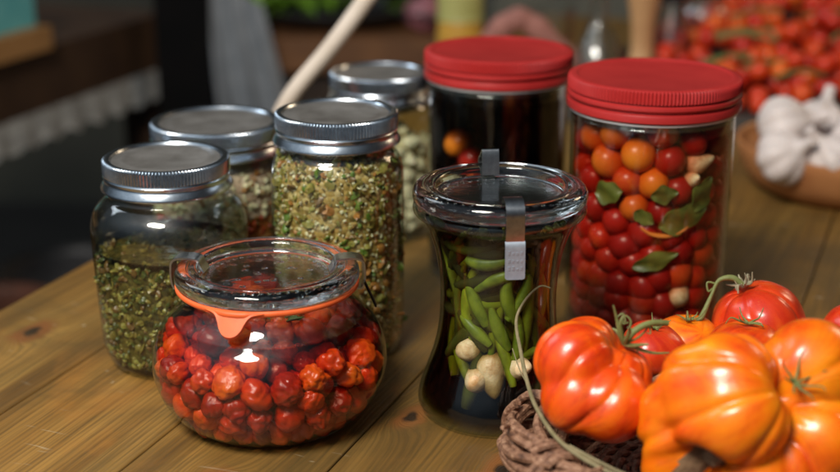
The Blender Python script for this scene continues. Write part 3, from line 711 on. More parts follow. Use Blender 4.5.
def lobed(C, lobes, k=330, dimple=None, sub=6, ribs=None, scar=None):
    """one closed skin over several swollen lobes; C must lie inside the fruit"""
    v, f = ICO[sub]; T = np.full((len(v), len(lobes)), -.5)
    for i, (o, r) in enumerate(lobes):
        o = np.array(o); b = v @ o; disc = b*b - o @ o + r*r
        T[:, i] = np.where(disc > 0, b + np.sqrt(np.maximum(disc, 0)), -.5)
    m = T.max(1); t = m + np.log(np.exp((T - m[:, None])*k).sum(1))/k
    if dimple:
        for ax, depth, wid in dimple:
            ax = np.array(Vector(ax).normalized()); ang = np.arccos(np.clip(v @ ax, -1, 1)); t = t - depth*np.exp(-(ang/wid)**2)
    if ribs:
        ax, n, dep, ph = ribs; ax = Vector(ax).normalized(); u = ax.orthogonal().normalized(); w = ax.cross(u)
        a = np.arctan2(v @ np.array(u), v @ np.array(w)); pol = np.sqrt(np.clip(1 - (v @ np.array(ax))**2, 0, 1))
        q = np.abs(np.cos(n/2*a + ph + .5*np.sin(a) + .25*np.sin(2*a + 1)))
        t = t*(1 - dep*pol**.7*(1 - q)**3)
    t = t * (1 + .012*np.array([mnoise.noise(Vector(p)*3.1 + Vector(C)*40) for p in v]))
    mb = MB().add(v*t[:, None], f)
    if scar:
        sa = np.array(Vector(scar[0]).normalized()); wob = np.array([mnoise.noise(Vector(p)*9) for p in v])*.05
        ok = np.arccos(np.clip(v @ sa, -1, 1)) + wob < scar[1]
        mb.mi = [1 if all(ok[i] for i in q) else 0 for q in f]
    return mb, t
def ring_lobes(axis, n, off, r, flat=.9, phase=0, jitter=.12, seed=1):
    g = random.Random(seed); ax = Vector(axis).normalized(); a = ax.orthogonal().normalized(); b = ax.cross(a); L = []
    for k in range(n):
        th = phase + 2*math.pi*k/n + g.uniform(-jitter, jitter)*2; q = 1 + g.uniform(-jitter, jitter)
        L.append((tuple((a*math.cos(th) + b*math.sin(th))*off*q), r*q))
    return L
AXL = (CR_*.62 + CU*.70 - CT*.05).normalized(); AXM = (CR_*.35 + CU*.40 + CT*.8).normalized()
SK_R = skin('skin_red_orange', [(.34, (.50, .018, .003)), (.47, (.69, .064, .003)), (.63, (.83, .145, .004))], .5, AXL)
SK_O = skin('skin_orange', [(.33, (.60, .042, .003)), (.45, (.80, .145, .003)), (.62, (.88, .27, .005))], .30, AXM)
SK_D = skin('skin_deep_red', [(.34, (.46, .014, .006)), (.52, (.62, .045, .008)), (.68, (.74, .12, .010))], .3, (-.42, 0, .85))
STEM = simple('tomato_stem', (.12, .15, .035), (.20, .21, .07), 300, .6, bump=.3, bscale=900)
STEMD = simple('dry_stem', (.22, .20, .12), (.34, .30, .19), 400, .75, bump=.3, bscale=900)
def sepals(mb, c, axis, n, L, r, seed, curl=.5):
    g = random.Random(seed); ax = Vector(axis).normalized(); a = ax.orthogonal().normalized(); b = ax.cross(a); c = Vector(c)
    for k in range(n):
        th = 2*math.pi*k/n + g.uniform(-.4, .4); d = a*math.cos(th) + b*math.sin(th); l = L*g.uniform(.7, 1.25)
        pts = [c, c + d*l*.35 + ax*l*.12, c + d*l*.75 + ax*l*(.15 + curl*g.uniform(0, .4)), c + d*l + ax*l*(curl*g.uniform(.0, 1.0)) + a*l*g.uniform(-.2, .2)]
        mb.tube(cr(pts, 4), lambda t: r*(1 - .75*t), 6)
# left fruit: three big swellings facing the camera, stem to the right
TL = Vector((.0875, .640, .0615)); ax = (CR_*.62 + CU*.70 - CT*.05).normalized()
tl = thing('heirloom_tomato', 'lobed red orange tomato at the left of the basket, against its rim', 'tomato', TL)
P_ = lambda a, b, c: tuple(CR_*a + CU*b + CT*c)
lob = [(P_(-.0112, .0086, .005), .0200), (P_(-.0098, -.0090, .0088), .0184), (P_(.0060, -.0118, .0118), .0196), (P_(.0090, .0010, -.005), .0205), (P_(-.002, .0088, -.010), .0215), (P_(.0110, -.0110, -.002), .0190)]
mb, _ = lobed(TL, lob, 950, [(ax, .008, .42)], ribs=(ax, 9, .075, .7)); mb.build('fruit', SK_R, tl, sharp=None)
mb = MB(); c0 = ax*.0225; sepals(mb, c0, ax, 8, .015, .0015, 4, .7)
mb.build('calyx', STEM, tl)
mb = MB(); q = Vector(c0); mb.tube(cr([q, q + CR_*.004 + CU*.006 + CT*.002, q + CR_*.012 + CU*.010 + CT*.001, q + CR_*.022 + CU*.010 - CT*.004], 6), lambda t: .0019 - .0004*t, 10)
for d in ((-.004, .012, .004, .006), (.003, .011, .0, -.006), (.010, .006, .006, .004)):
    mb.tube(cr([q, q + CR_*d[0]*.5 + CU*d[1]*.5 + CT*d[2], q + CR_*d[0] + CU*d[1], q + CR_*(d[0] + d[3]*.5) + CU*(d[1] + .003), q + CR_*(d[0] + d[3]*.7) + CU*(d[1] - .001), q + CR_*(d[0] + d[3]*.2) + CU*(d[1] - .0005)], 5), lambda t: .0006 - .0003*t, 6)
mb.build('stem', STEM, tl)
# big front fruit
TM = Vector((.1580, .6055, .0600)); axm = (CR_*.30 + CU*.28 + CT*.9).normalized()
tm = thing('heirloom_tomato', 'biggest tomato, orange and deeply lobed, at the front of the basket', 'tomato', TM)
lob = [(P_(-.0245, .0105, .0035), .0225), (P_(-.0130, .0135, .0080), .0245), (P_(-.0110, -.0010, .0135), .0255), (P_(-.0215, -.0030, .0080), .0225),
       (P_(-.0350, -.0010, -.0040), .0180), (P_(-.0385, -.0140, -.0030), .0160), (P_(-.0375, -.0290, -.0030), .0150), (P_(.0290, .0190, -.0050), .0245), (P_(.0310, -.0130, .0030), .0225), (P_(.0180, -.0270, .0030), .0215), (P_(.0000, -.0290, .0040), .0225), (P_(0, 0, -.0150), .0330)]
SCAR = simple('corky_scar', (.42, .30, .17), (.10, .045, .02), 130, .8, bump=.5, bscale=400)
SCARD = simple('tan_cork', (.10, .050, .022), (.26, .155, .075), 160, .85, bump=.6, bscale=400)
HOLE = P_(-.0245, -.0215, .0125)
mb, _ = lobed(TM, lob, 800, [(P_(.0155, .0165, .024), .010, .30), (HOLE, .022, .25)], ribs=(AXM, 8, .085, .35), scar=(HOLE, .27)); mb.build('fruit', [SK_O, SCARD], tm, sharp=None)
mb = MB(); sepals(mb, P_(.0150, .0150, .0200), (CR_*.4 + CU*.45 + CT*.7), 7, .013, .0008, 8, .8); mb.build('calyx', STEM, tm)
mb = MB(); v, f = ICO[3]
for x, y, z, s in ((-.0155, -.0150, .0085, .0058), (-.0190, -.0195, .0085, .0060), (-.0125, -.0195, .0090, .0052)):
    mb.add([Vector(P_(x, y, z)) + Vector(p)*s*(1 + .2*mnoise.noise(Vector(p)*2 + Vector((x*900, 0, 0)))) for p in v], f)
mb.build('corky_scar', SCAR, tm)
# red fruit on top
TT = Vector((.1945, .748, .0485)); axt = (CR_*-.42 + CU*.85 + CT*.25).normalized()
tt = thing('heirloom_tomato', 'glossy red tomato lying highest at the back of the basket, dry calyx on top', 'tomato', TT)
lob = ring_lobes(axt, 5, .0080, .0190, seed=3, phase=.6) + [((0, 0, 0), .0225), (P_(.008, -.006, .002), .0195)]
mb, _ = lobed(TT, lob, 800, [(axt, .003, .4)], ribs=(axt, 7, .05, .2)); mb.build('fruit', SK_D, tt, sharp=None)
mb = MB(); c0 = axt*.0232; sepals(mb, c0, axt, 7, .0085, .0013, 12, .9); sepals(mb, c0, axt, 9, .0045, .0009, 13, 1.5); mb.build('calyx', STEMD, tt)
mb = MB(); q = Vector(c0)
mb.tube(cr([q, q - CR_*.006 + CU*.0045, q - CR_*.0140 + CU*.003, q - CR_*.0185 - CU*.006, q - CR_*.024 - CU*.018, q - CR_*.031 - CU*.026], 6), lambda t: .0014 + .0004*math.sin(t*9), 10)
mb.tube(cr([q - CR_*.0150 + CU*.001, q - CR_*.0205 + CU*.002, q - CR_*.020 - CU*.003, q - CR_*.0175 - CU*.0015], 5), .0006, 6)
mb.build('stem', STEM, tt)
# smaller fruit filling the basket
for i, (loc, r, m, lab) in enumerate([((.1300, .7200, .0420), .0160, SK_D, 'small red tomato showing behind the curled stem of the left tomato'), ((.1530, .7420, .0370), .0175, SK_O, 'small orange tomato tucked at the back below the highest red tomato'),
        ((.1790, .7080, .0440), .0230, SK_R, 'pinkish red tomato wedged directly under the highest red tomato'), ((.2560, .7450, .0400), .0235, SK_D, 'dark red tomato cut off at the right side of the photo'), ((.232, .690, .032), .026, SK_R, 'red tomato low behind the big orange tomato')]):
    o = thing('heirloom_tomato', lab, 'tomato', loc)
    mb, _ = lobed(Vector(loc), ring_lobes((random.uniform(-.3, .3), random.uniform(-.3, .3), 1), 6, r*.35, r*.74, seed=20 + i) + [((0, 0, 0), r*.88)], 800, [((0, 0, 1), r*.14, .4)], 5); mb.build('fruit', m, o, sharp=None)
    mb = MB(); sepals(mb, (0, 0, r*.82), (0, 0, 1), 6, r*.5, .0008, 30 + i, .9); mb.build('calyx', STEM, o)

# ------------------------------------------------------------------ wicker basket
TWIG = NT('willow_twig'); _o = TWIG.obj(); _n = TWIG.noise(_o, 230, 5, .65)
TWIG.prin(Base_Color=TWIG.ramp(_n, [(.3, (.070, .030, .016)), (.5, (.24, .115, .062)), (.72, (.46, .27, .165))]), Roughness=.6, Normal=TWIG.bump(TWIG.noise(_o, 700, 5), .8, .0015)); TWIG = TWIG.m
BC = Vector((.155, .646, 0))
bk = thing('wicker_basket', 'round brown wicker basket with a twisted twig rim holding the big tomatoes', 'basket', BC)
def ringpt(t, rad=0, up=0):
    a = .100; b = .062 if math.sin(t) > 0 else .088
    nx, ny = math.cos(t)/a, math.sin(t)/b; l = math.hypot(nx, ny)
    return Vector((math.cos(t)*a + nx/l*rad, math.sin(t)*b + ny/l*rad, .0215 + up))
g = random.Random(4)
mb = MB()
for k in range(13):
    ph = 2*math.pi*k/13 + g.uniform(-.3, .3); rr = g.choice([.0132, .0120, .0085, .0125]); tw = g.choice([1.0, 1.0, 2.0]); r0 = g.uniform(.0018, .0027)
    st = g.uniform(0, 6.28); pts = []
    for j in range(150):
        t = st + 2*math.pi*j/149*1.0; q = ph + tw*t + .25*math.sin(5*t + k)
        w = rr*(1 + .12*math.sin(7*t + k*2))
        pts.append(ringpt(t, w*math.cos(q), w*math.sin(q)*.95))
    mb.tube(pts, r0, 8)
for k in range(9):   # loose broken ends
    t = 2.5 + k*.33 + g.uniform(-.1, .1); q = g.uniform(.3, 2.6)
    a = ringpt(t, .013*math.cos(q), .013*math.sin(q)); b = ringpt(t + .10, .015*math.cos(q), .016*math.sin(q)); c = ringpt(t + .2, g.uniform(.016, .024)*math.cos(q), .022*math.sin(q))
    mb.tube(cr([a, b, c], 5), .0011, 6)
mb.build('rim', TWIG, bk)
for k, t0 in enumerate((2.75, 3.55, 4.3, 5.0, 5.7, .2, 1.1, 2.0)):
    mb = MB()
    for w in range(2):
        pts = []
        for j in range(40):
            q = 2*math.pi*1.15*j/39 + k; t = t0 + .16*(j/39 - .5) + w*.045
            pts.append(ringpt(t, .0158*math.cos(q), .0158*math.sin(q)))
        mb.tube(pts, .0021, 8)
    mb.build('binding', TWIG, bk)
mb = MB()
for k in range(22):
    s = .96 - k*.043; pts = []
    for j in range(81):
        t = 2*math.pi*j/80; p = ringpt(t); pts.append((p.x*s, p.y*s, .0045 + .0016*math.sin(t*14 + (k % 2)*math.pi)))
    mb.tube(pts, .0019, 6)
for k in range(14):
    t = 2*math.pi*k/14; p = ringpt(t); mb.tube([(0, 0, .0045), (p.x*.95, p.y*.95, .0045)], .0018, 6)
mb.build('woven_base', TWIG, bk)
# long dry stalk bent over the rim
STALK = simple('dry_stalk', (.15, .13, .055), (.26, .21, .11), 200, .7, bump=.3, bscale=900)
sp = [(.0700, .7040, .0850), (.0640, .7030, .0862), (.0560, .7000, .0790), (.0515, .6960, .0690), (.0535, .6850, .0560), (.0560, .6680, .0460), (.0590, .6400, .0440), (.0680, .6100, .0410), (.0850, .5900, .0375), (.1050, .5780, .0345), (.130, .570, .033)]
mb = MB(); mb.tube(cr(sp, 8), lambda t: .0004 + .0007*min(1, t*2.2), 8)
mb.tube(cr([(.0500, .6990, .052), (.0535, .6900, .0435), (.0570, .6780, .0400)], 6), .0003, 6)
for o_ in ((.0, .0, .0), (.004, -.004, -.001)):
    mb.tube(cr([(.0680 + o_[0], .6110 + o_[1], .0405), (.0860 + o_[0], .5930 + o_[1], .0380), (.1150, .5760 + o_[1], .0330)], 6), .0007, 6)
tag(mb.build('dry_stalk', STALK, None), 'long thin dry grass stalk bent over the basket rim beside the waisted jar', 'stalk')

# ------------------------------------------------------------------ garlic in a wooden bowl
GB = (.372, 1.178, 0)
BOWLW = simple('bowl_wood', (.46, .20, .07), (.34, .13, .045), 24, .45, bump=.2)
gb = thing('wooden_bowl', 'shallow reddish wooden bowl heaped with white garlic, right of the jars', 'bowl', GB)
bp_ = cr([(0, 0), (.055, 0), (.070, .002), (.085, .014), (.094, .032), (.0955, .042), (.0940, .0435), (.0915, .042), (.088, .032), (.074, .014), (.050, .007), (0, .006)], 5)
MB().lathe(bp_, 96).build('bowl_body', BOWLW, gb)
GSK = NT('garlic_skin'); _o = GSK.obj(); _st = GSK.noise(GSK.mapv(_o, (90, 90, 6)), 1.0, 3)
GSK.prin(Base_Color=GSK.ramp(_st, [(.3, (.44, .31, .32)), (.5, (.66, .58, .53)), (.8, (.76, .70, .63))]), Roughness=.5, Subsurface_Weight=.2, Subsurface_Radius=(1, .7, .5), Subsurface_Scale=.004); GSK = GSK.m
def bulb(seed):
    g = random.Random(seed); n = g.choice([7, 8, 9]); ph = g.random()*6
    def m(r, z, a):
        k = max(0, 1 - max(0, z - .6)/.5); return r*(1 + .13*k*(abs(math.sin((a + ph)*n/2)) - .5))
    pr = cr([(0, -.80), (.25, -.82), (.62, -.68), (.92, -.35), (1.0, 0), (.92, .36), (.66, .68), (.38, .88), (.24, 1.06), (.19, 1.30), (.20, 1.52), (.12, 1.56), (0, 1.54)], 5)
    return MB().lathe(pr, 64, m)
for i, (x, y, z, s, rot, lab) in enumerate([(.308, 1.155, .0610, .0250, (.35, 1.25, .25), 'largest garlic bulb on top of the bowl, stem pointing right'), (.300, 1.118, .0445, .0225, (.9, -.4, 1.0), 'garlic bulb at the left front edge of the wooden bowl'), (.338, 1.112, .0440, .0215, (-.6, .3, 2.0), 'garlic bulb at the front middle of the wooden bowl'),
        (.372, 1.128, .0560, .0290, (.6, -.6, .5), 'big garlic bulb at the right edge of the photo'), (.405, 1.165, .0500, .027, (.4, .5, 1.5), 'garlic bulb at the far right of the bowl, mostly out of the photo'), (.350, 1.195, .0500, .026, (-.3, .6, .5), 'garlic bulb at the back of the wooden bowl')]):
    tag(bulb(i).build('garlic_bulb', GSK, None, (x, y, z), rot), lab, 'garlic bulb').scale = (s, s, s)

# ------------------------------------------------------------------ heap of cherry tomatoes at the back right
HEAP = fruit_mat('heap_tomato_skin', [(0, (.34, .012, .008)), (.40, (.56, .030, .008)), (.72, (.66, .065, .008)), (1, (.82, .22, .015))], .30, .1, .02, 2.0, .3, .05)
hv = chm.copy(); hv.materials.clear(); hv.materials.append(HEAP); hv.name = 'heap_tomato'
TRAY = simple('tray_metal', (.10, .09, .08), (.06, .055, .05), 30, .45, .6)
tr = thing('dark_tray', 'dark shallow tray under the heap of small red tomatoes', 'tray', (.50, 1.62, 0), RZ)
mb = MB(); mb.box((-.26, -.31, .0006), (.26, .27, .005))
for lo, hi in (((-.262, -.31, .0052), (-.254, .27, .022)), ((.254, -.31, .0052), (.262, .27, .022)), ((-.253, -.312, .0052), (.253, -.304, .022)), ((-.253, .264, .0052), (.253, .272, .025))): mb.box(lo, hi)
mb.build('pan', TRAY, tr, smooth=False)
g = random.Random(31); cnt = 0; hp = []
while cnt < 292 and len(hp) < 4000:
    lx, ly = g.uniform(-.235, .20), g.uniform(-.29, .22)
    w = Vector((.50, 1.62, 0)) + N_*lx + D*ly
    u = 420 + 1400*w.x/(w.y*.948 + .1)
    if u > 872 or u < 640: continue
    hz = .018 + .075*max(0, 1 - ((lx - .02)/.27)**2)*max(0, 1 - ((ly - .02)/.36)**2) + g.uniform(-.018, .010)
    p = Vector((w.x, w.y, max(hz, .018)))
    hp.append(p)
    r = g.uniform(.0090, .0116)
    if any((p - q).length < (r + rq)*.86 for q, rq in [(h.location, h.scale[0]) for h in bpy.data.collections.get('x', [])] if False): continue
    if any((p - q).length < .0205 for q in getattr(tr, '_pts', [])) if False else any((p - q).length < .0172 for q in hp[:-1] if getattr(q, 'kept', True)): hp.pop(); cnt += .08; continue
    cnt += 1
    tag(put(hv, 'cherry_tomato', p, (g.uniform(0, 6), g.uniform(0, 6), 0), r), 'small ripe cherry tomato in the blurred heap behind the garlic bowl', 'cherry tomato', 'cherry tomatoes heaped behind the garlic bowl')
GREENV = simple('vine_green', (.10, .14, .03), (.17, .16, .05), 60, .6)
mb = MB()
for k in range(26):
    q = g.choice(hp) + Vector((0, 0, .008)); a = g.uniform(0, 6.28); d = Vector((math.cos(a), math.sin(a), 0))
    mb.tube(cr([q - d*.03, q + Vector((0, 0, .006)), q + d*.03 + Vector((0, 0, g.uniform(-.004, .01)))], 4), .0022, 6)
tag(mb.build('tomato_vines', GREENV, None), 'dry green vines tangled through the heap of small tomatoes', 'vines', kind='stuff')
def leafy(name, label, cat, c, rx, ry, h, n, L, m, seed, kind=None):
    g = random.Random(seed); mb = MB()
    for k in range(n):
        a = g.uniform(0, 6.28); q = math.sqrt(g.random()); b = Vector((c[0] + rx*q*math.cos(a), c[1] + ry*q*math.sin(a), c[2] + g.uniform(0, h)))
        d = Vector((math.cos(a + g.uniform(-1, 1)), math.sin(a + g.uniform(-1, 1)), g.uniform(-.2, .9))).normalized(); s = d.cross(Vector((0, 0, 1))).normalized(); l = L*g.uniform(.6, 1.2)
        vs = []
        for i in range(6):
            t = i/5; w = l*.42*math.sin(math.pi*(.06 + .9*t)); cc = b + d*l*t + Vector((0, 0, -.35*l*t*t))
            for j in (-1, -.5, 0, .5, 1): vs.append(cc + s*w*j + Vector((0, 0, .14*l*(abs(j)) + .05*l*math.sin(9*t + 5*j + k))))
        mb.add(vs, [(i*5+j, i*5+j+1, i*5+j+6, i*5+j+5) for i in range(5) for j in range(4)])
    return tag(mb.build(name, m, None), label, cat, kind=kind)
LETT = simple('lettuce_leaf', (.10, .22, .015), (.20, .36, .03), 40, .5)
leafy('lettuce', 'bright green salad leaves at the back right behind the heaped tomatoes', 'lettuce', (.56, 1.83, .06), .06, .05, .05, 50, .05, LETT, 3)

# ------------------------------------------------------------------ blurred things behind the jars
SPOON = simple('bleached_wood', (.66, .56, .46), (.56, .46, .36), 30, .5)
sp = thing('wooden_spoon', 'long pale wooden spoon leaning diagonally behind the zinc lidded jars', 'spoon', (-.150, 1.095, .006))
o3 = np.array([-.150, 1.095, .006])
pth = [np.array(p) - o3 for p in ((-.150, 1.095, .006), (-.128, 1.100, .050), (-.1065, 1.108, .0955), (-.0715, 1.118, .1370), (-.0390, 1.128, .1795), (-.010, 1.14, .222))]
MB().tube(cr(pth, 6), lambda t: .0062 + .0014*t, 12).build('handle', SPOON, sp)
MB().tube(cr([pth[0] + np.array([-.018, -.004, -.002]), pth[0] + np.array([-.009, -.002, 0]), pth[0] + np.array([.004, .001, .008])], 5), lambda t: .0045 + .012*math.sin(math.pi*min(.95, .08 + .9*t)), 14, sy=.35).build('spoon_bowl', SPOON, sp)

YEL = simple('yellow_glaze', (.62, .36, .06), (.52, .27, .04), 40, .4); YELP = simple('pale_olive_glaze', (.46, .44, .16), (.38, .36, .11), 40, .45)
yj = thing('yellow_crock', 'small yellow crock with olive lid behind the rear red lidded jar', 'crock', (.048, 1.66, 0))
MB().lathe(cr([(0, 0), (.020, 0), (.026, .006), (.028, .03), (.027, .058), (.024, .066), (0, .066)], 5), 48).build('crock_body', YEL, yj)
MB().lathe(cr([(0, .0665), (.026, .0665), (.0275, .072), (.027, .115), (.022, .122), (.006, .126), (.006, .136), (0, .138)], 5), 48).build('lid', YELP, yj)
PINK = simple('dusky_linen', (.40, .17, .13), (.28, .11, .085), 60, .8, bump=.4, bscale=300)
mb = MB(); mb.tube(cr([(-.062, .01, .014), (-.048, .005, .030), (-.018, 0, .068), (.002, 0, .080), (.024, 0, .070), (.062, -.004, .032), (.080, -.006, .014)], 6), lambda t: .0135 + .0012*math.sin(t*40), 16)
tag(mb.build('rolled_napkin', PINK, None, (.108, 1.575, 0)), 'dusky pink cloth roll bent into an arch behind the rear red lid', 'napkin')
BOTG = wall_glass('bottle_glass', (.90, .93, .92), (.40, .46, .44), .2, 1.2, .10); BOTC = simple('pale_cork_wood', (.58, .33, .15), (.46, .24, .10), 30, .5); BLK = simple('black_plastic', (.015, .015, .016), (.02, .02, .02), 30, .4)
def bottle(name, label, cat, loc, pr, m, th=.0018):
    o = thing(name, label, cat, loc); pr = cr(pr, 5)
    inn = [(max(r - th, .0006), z) for r, z in reversed(pr) if z > .004]
    MB().lathe([(0, .0008)] + pr + inn + [(0, .004)], 64).build('glass_body', m, o, fixn=True); return o
b1 = bottle('glass_cruet', 'clear stoppered glass cruet behind the gap between the two red lids', 'cruet', (.200, 1.56, 0), [(.020, 0), (.027, .002), (.030, .02), (.027, .045), (.015, .07), (.0095, .085), (.009, .125), (.012, .13)], BOTG)
MB().lathe(cr([(0, .115), (.007, .116), (.0085, .131), (.014, .136), (.016, .146), (.012, .158), (0, .162)], 5), 32).build('stopper', BOTG, b1)
b2 = thing('pepper_mill', 'tan turned wooden mill standing behind the front red lid', 'mill', (.247, 1.545, 0))
MB().lathe(cr([(0, 0), (.020, 0), (.021, .006), (.017, .03), (.0125, .055), (.014, .085), (.018, .11), (.017, .118), (0, .118)], 5), 48).build('mill_body', BOTC, b2)
MB().lathe(cr([(0, .1185), (.016, .1185), (.018, .128), (.014, .142), (.006, .148), (0, .149)], 5), 48).build('mill_head', BOTC, b2)
b3 = bottle('glass_shaker', 'conical glass shaker with black cap and red spice beside the wooden mill', 'shaker', (.285, 1.575, 0), [(.022, 0), (.030, .002), (.031, .012), (.024, .05), (.016, .085), (.0125, .104), (.0125, .110)], BOTG)
MB().lathe(cr([(.0142, .1005), (.0145, .101), (.0150, .112), (.0145, .130), (.009, .137), (0, .138)], 5), 40).build('cap', BLK, b3)
SPICE = simple('red_spice', (.40, .05, .02), (.30, .03, .015), 200, .8)
tag(MB().lathe(cr([(0, .0045), (.024, .0045), (.0275, .008), (.026, .024), (.0215, .042), (0, .045)], 4), 40).build('red_spice', SPICE, None, (.285, 1.575, 0)), 'ground red spice inside the conical glass shaker', 'spice')
for i, (x, y, h, r, lab) in enumerate([(.365, 1.82, .20, .030, 'tall clear bottle behind the left end of the tomato heap'), (.45, 1.86, .22, .032, 'tall clear bottle in the middle of the back row'), (.315, 1.76, .16, .028, 'short clear bottle left of the two tall ones'), (.53, 1.90, .21, .030, 'tall clear bottle at the right end of the back row')]):
    bottle('glass_bottle', lab, 'bottle', (x, y, 0), [(r*.7, 0), (r*.95, .002), (r, .015), (r, h*.45), (r*.8, h*.58), (r*.38, h*.70), (r*.34, h*.95), (r*.42, h)], BOTG)

bottle('glass_tumbler', 'clear tumbler standing left of the stoppered cruet', 'glass', (.150, 1.63, 0), [(.020, 0), (.026, .002), (.028, .03), (.030, .085)], BOTG)
bottle('glass_jar', 'small clear empty jar to the right of the glass shaker', 'jar', (.335, 1.655, 0), [(.022, 0), (.030, .002), (.032, .02), (.032, .07), (.026, .085), (.026, .10)], BOTG)
OLC = simple('olive_paint', (.165, .155, .115), (.11, .105, .08), 12, .6, bump=.2)
oc = thing('painted_cabinet', 'low olive grey painted cabinet beyond the far end of the table', 'cabinet', (.75, 2.75, FLOOR))
MB().box((-.62, -.22, .05), (.62, .22, .83)).build('cabinet_body', OLC, oc, smooth=False)
MB().box((-.65, -.25, .8305), (.65, .24, .86)).build('cabinet_top', OLC, oc, smooth=False)
for x in (-.6, -.005):
    d_ = MB().box((x, -.235, .09), (x + .59, -.2205, .80)).build('door', OLC, oc, smooth=False)
    MB().tube([(x + (.54 if x < -.1 else .05), -.25, .50), (x + (.54 if x < -.1 else .05), -.25, .60)], .008, 8).build('handle', STEEL, d_)
# counter beyond the table with pan, greens and cloth
CW = simple('counter_wood', (.20, .085, .030), (.12, .05, .02), 20, .5)
ct = thing('side_counter', 'dim reddish wooden counter beyond the table carrying the dark pan', 'counter', (-.23, 2.35, FLOOR))
MB().box((-.06, -.32, .685), (.26, .32, .735)).build('counter_top', CW, ct, smooth=False)
DW = simple('dark_wood', (.030, .018, .012), (.045, .026, .016), 20, .5)
MB().box((-.05, -.29, 0), (.24, .30, .6845)).build('counter_base', DW, ct, smooth=False)
PANM = simple('cast_iron', (.018, .017, .017), (.03, .028, .026), 60, .45, .4)
pn = thing('cooking_pan', 'black iron pan full of green leaves on the far counter', 'pan', (-.130, 2.185, -.0245)); pn.scale = (1, 1, .36)
MB().lathe(cr([(0, 0), (.09, 0), (.11, .006), (.135, .05), (.140, .078), (.136, .080), (.130, .052), (.105, .010), (0, .006)], 4), 64).build('pan_body', PANM, pn)
MB().tube([(.10, -.10, .07), (.17, -.17, .085)], .010, 10).build('handle', PANM, pn)
leafy('salad_leaves', 'vivid green salad leaves heaped in the black pan', 'salad', (-.200, 2.150, .006), .060, .05, .022, 70, .045, LETT, 5)
leafy('dark_leaves', 'darker green leaves at the right of the black pan', 'salad', (-.055, 2.170, .006), .05, .05, .015, 40, .04, simple('dark_leaf', (.03, .06, .01), (.07, .11, .02), 40, .5), 6)
ON = simple('onion_skin', (.36, .14, .15), (.24, .07, .09), 20, .4)
o = bulb(40).build('red_onion', ON, None, (.008, 2.080, .0005), (.2, .2, 0)); o.scale = (.030,)*3; tag(o, 'single red onion on the far counter beside the black pan', 'onion')
CLO = simple('grey_linen', (.27, .285, .30), (.20, .215, .23), 40, .85, bump=.3, bscale=500)
mb = MB(); vs = []; nu, nv = 30, 20
for s in (0, .003):
    for i in range(nu + 1):
        for j in range(nv + 1):
            u, w = i/nu, j/nv; x = -.135 + .27*u*(1 - .45*w*0) ; dr = .004 + .010*math.sin(u*15 + 2*w) + .006*math.sin(u*31)
            x = -.085 + .085*u + .07*w*.9*(.4 + u*.6); z = -.27*w + .09 - .04*u
            vs.append((x, -dr*(.3 + w) - s, z))
m_ = nv + 1; o_ = (nu + 1)*m_; fs = []
for i in range(nu):
    for j in range(nv):
        a = i*m_ + j; fs += [(a, a+m_, a+m_+1, a+1), (o_+a, o_+a+1, o_+a+m_+1, o_+a+m_)]
    fs += [(i*m_, o_+i*m_, o_+(i+1)*m_, (i+1)*m_), (i*m_+nv, (i+1)*m_+nv, o_+(i+1)*m_+nv, o_+i*m_+nv)]
mb.add(vs, fs); tag(mb.build('hanging_cloth', CLO, None, (-.225, 2.0, -.02)), 'grey linen cloth hanging down in front of the far counter', 'cloth')
tag(MB().box((-.378, 1.985, FLOOR), (-.298, 2.025, .55)).build('dark_post', simple('black_post', (.004, .004, .004), (.006, .005, .005), 20, .95, Specular_IOR_Level=.1), smooth=False), 'black upright post between the lace trimmed dresser and the grey cloth', 'post')

# dresser along the left with lace, turquoise box and pots
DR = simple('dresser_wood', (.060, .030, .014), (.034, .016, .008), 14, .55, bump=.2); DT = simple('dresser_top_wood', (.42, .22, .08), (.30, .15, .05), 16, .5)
ds = thing('wooden_dresser', 'dark brown dresser with a lighter top edge beyond the left side of the table', 'dresser', tuple(N_*-1.36 + D*1.36 + Vector((0, 0, FLOOR))), RZ)
zt = -FLOOR
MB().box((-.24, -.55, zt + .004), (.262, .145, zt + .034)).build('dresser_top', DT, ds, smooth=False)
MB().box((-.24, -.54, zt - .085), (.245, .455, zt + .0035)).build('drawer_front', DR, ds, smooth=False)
MB().box((-.24, -.54, zt - .50), (.235, .345, zt - .47)).build('shelf', DR, ds, smooth=False)
MB().box((-.25, -.54, 0), (-.241, .455, zt - .0855)).build('back_panel', DR, ds, smooth=False)
for y in (-.54, .42): MB().box((.18, y, 0), (.235, y + .035, zt - .0855)).build('leg', DR, ds, smooth=False)
LACE = simple('lace', (.40, .40, .38), (.20, .20, .19), 60, .9)
mb = MB(); nl = 120; vs = []
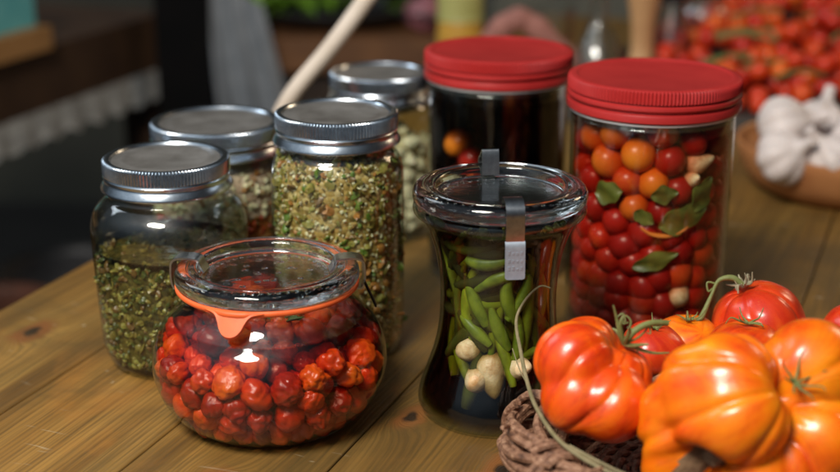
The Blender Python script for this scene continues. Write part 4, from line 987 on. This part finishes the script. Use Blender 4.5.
for s in (0, .002):
    for i in range(nl + 1):
        y = -.54 + .95*i/nl; dz = .034 + .010*abs(math.sin(i*.52)); dx = .004*math.sin(i*.9)
        for z, k in ((zt - .076, 0), (zt - .076 - dz*.5, .5), (zt - .076 - dz, 1)): vs.append((.2475 + dx*k + s + .004*k, y, z))
o_ = (nl + 1)*3; fs = []
for i in range(nl):
    for j in range(2):
        a = 3*i + j; fs += [(a, a+3, a+4, a+1), (o_+a, o_+a+1, o_+a+4, o_+a+3)]
    fs.append((3*i+2, 3*i+5, o_+3*i+5, o_+3*i+2))
mb.add(vs, fs); lc = mb.build('lace_trim', LACE, None); lc.location = ds.location; lc.rotation_euler = ds.rotation_euler; tag(lc, 'grey scalloped lace strip hanging along the dresser front', 'lace')
TURQ = simple('turquoise_paint', (.10, .42, .46), (.16, .50, .52), 30, .45)
tb = thing('turquoise_box', 'turquoise painted box on the dresser in the top left corner', 'box', tuple(N_*-1.185 + D*1.41 + Vector((0, 0, .0345))), RZ)
MB().box((-.07, -.20, 0), (.07, .085, .07)).build('box_body', TURQ, tb, smooth=False); MB().box((-.074, -.204, .0702), (.074, .089, .088)).build('box_lid', TURQ, tb, smooth=False)
TERR = simple('terracotta', (.16, .060, .035), (.10, .04, .025), 30, .6); GREYP = simple('grey_enamel', (.10, .10, .105), (.07, .07, .075), 30, .4)
def pot(name, label, loc, s, m):
    o = thing(name, label, 'pot', loc)
    MB().lathe(cr([(0, 0), (.06*s, 0), (.085*s, .02*s), (.10*s, .06*s), (.095*s, .10*s), (.10*s, .108*s), (.096*s, .110*s), (.088*s, .10*s), (.09*s, .06*s), (.07*s, .02*s), (0, .012*s)], 4), 48).build('pot_body', m, o); return o
shz = FLOOR + zt - .4695
for n0, t0, s, m, lab in ((-1.17, 1.40, 1.2, TERR, 'terracotta pot on the shadowed dresser shelf'), (-1.18, 1.62, 1.1, GREYP, 'grey enamel pot on the dresser shelf under the lace')):
    pot('cooking_pot', lab, tuple(N_*n0 + D*t0 + Vector((0, 0, shz))), s, m)
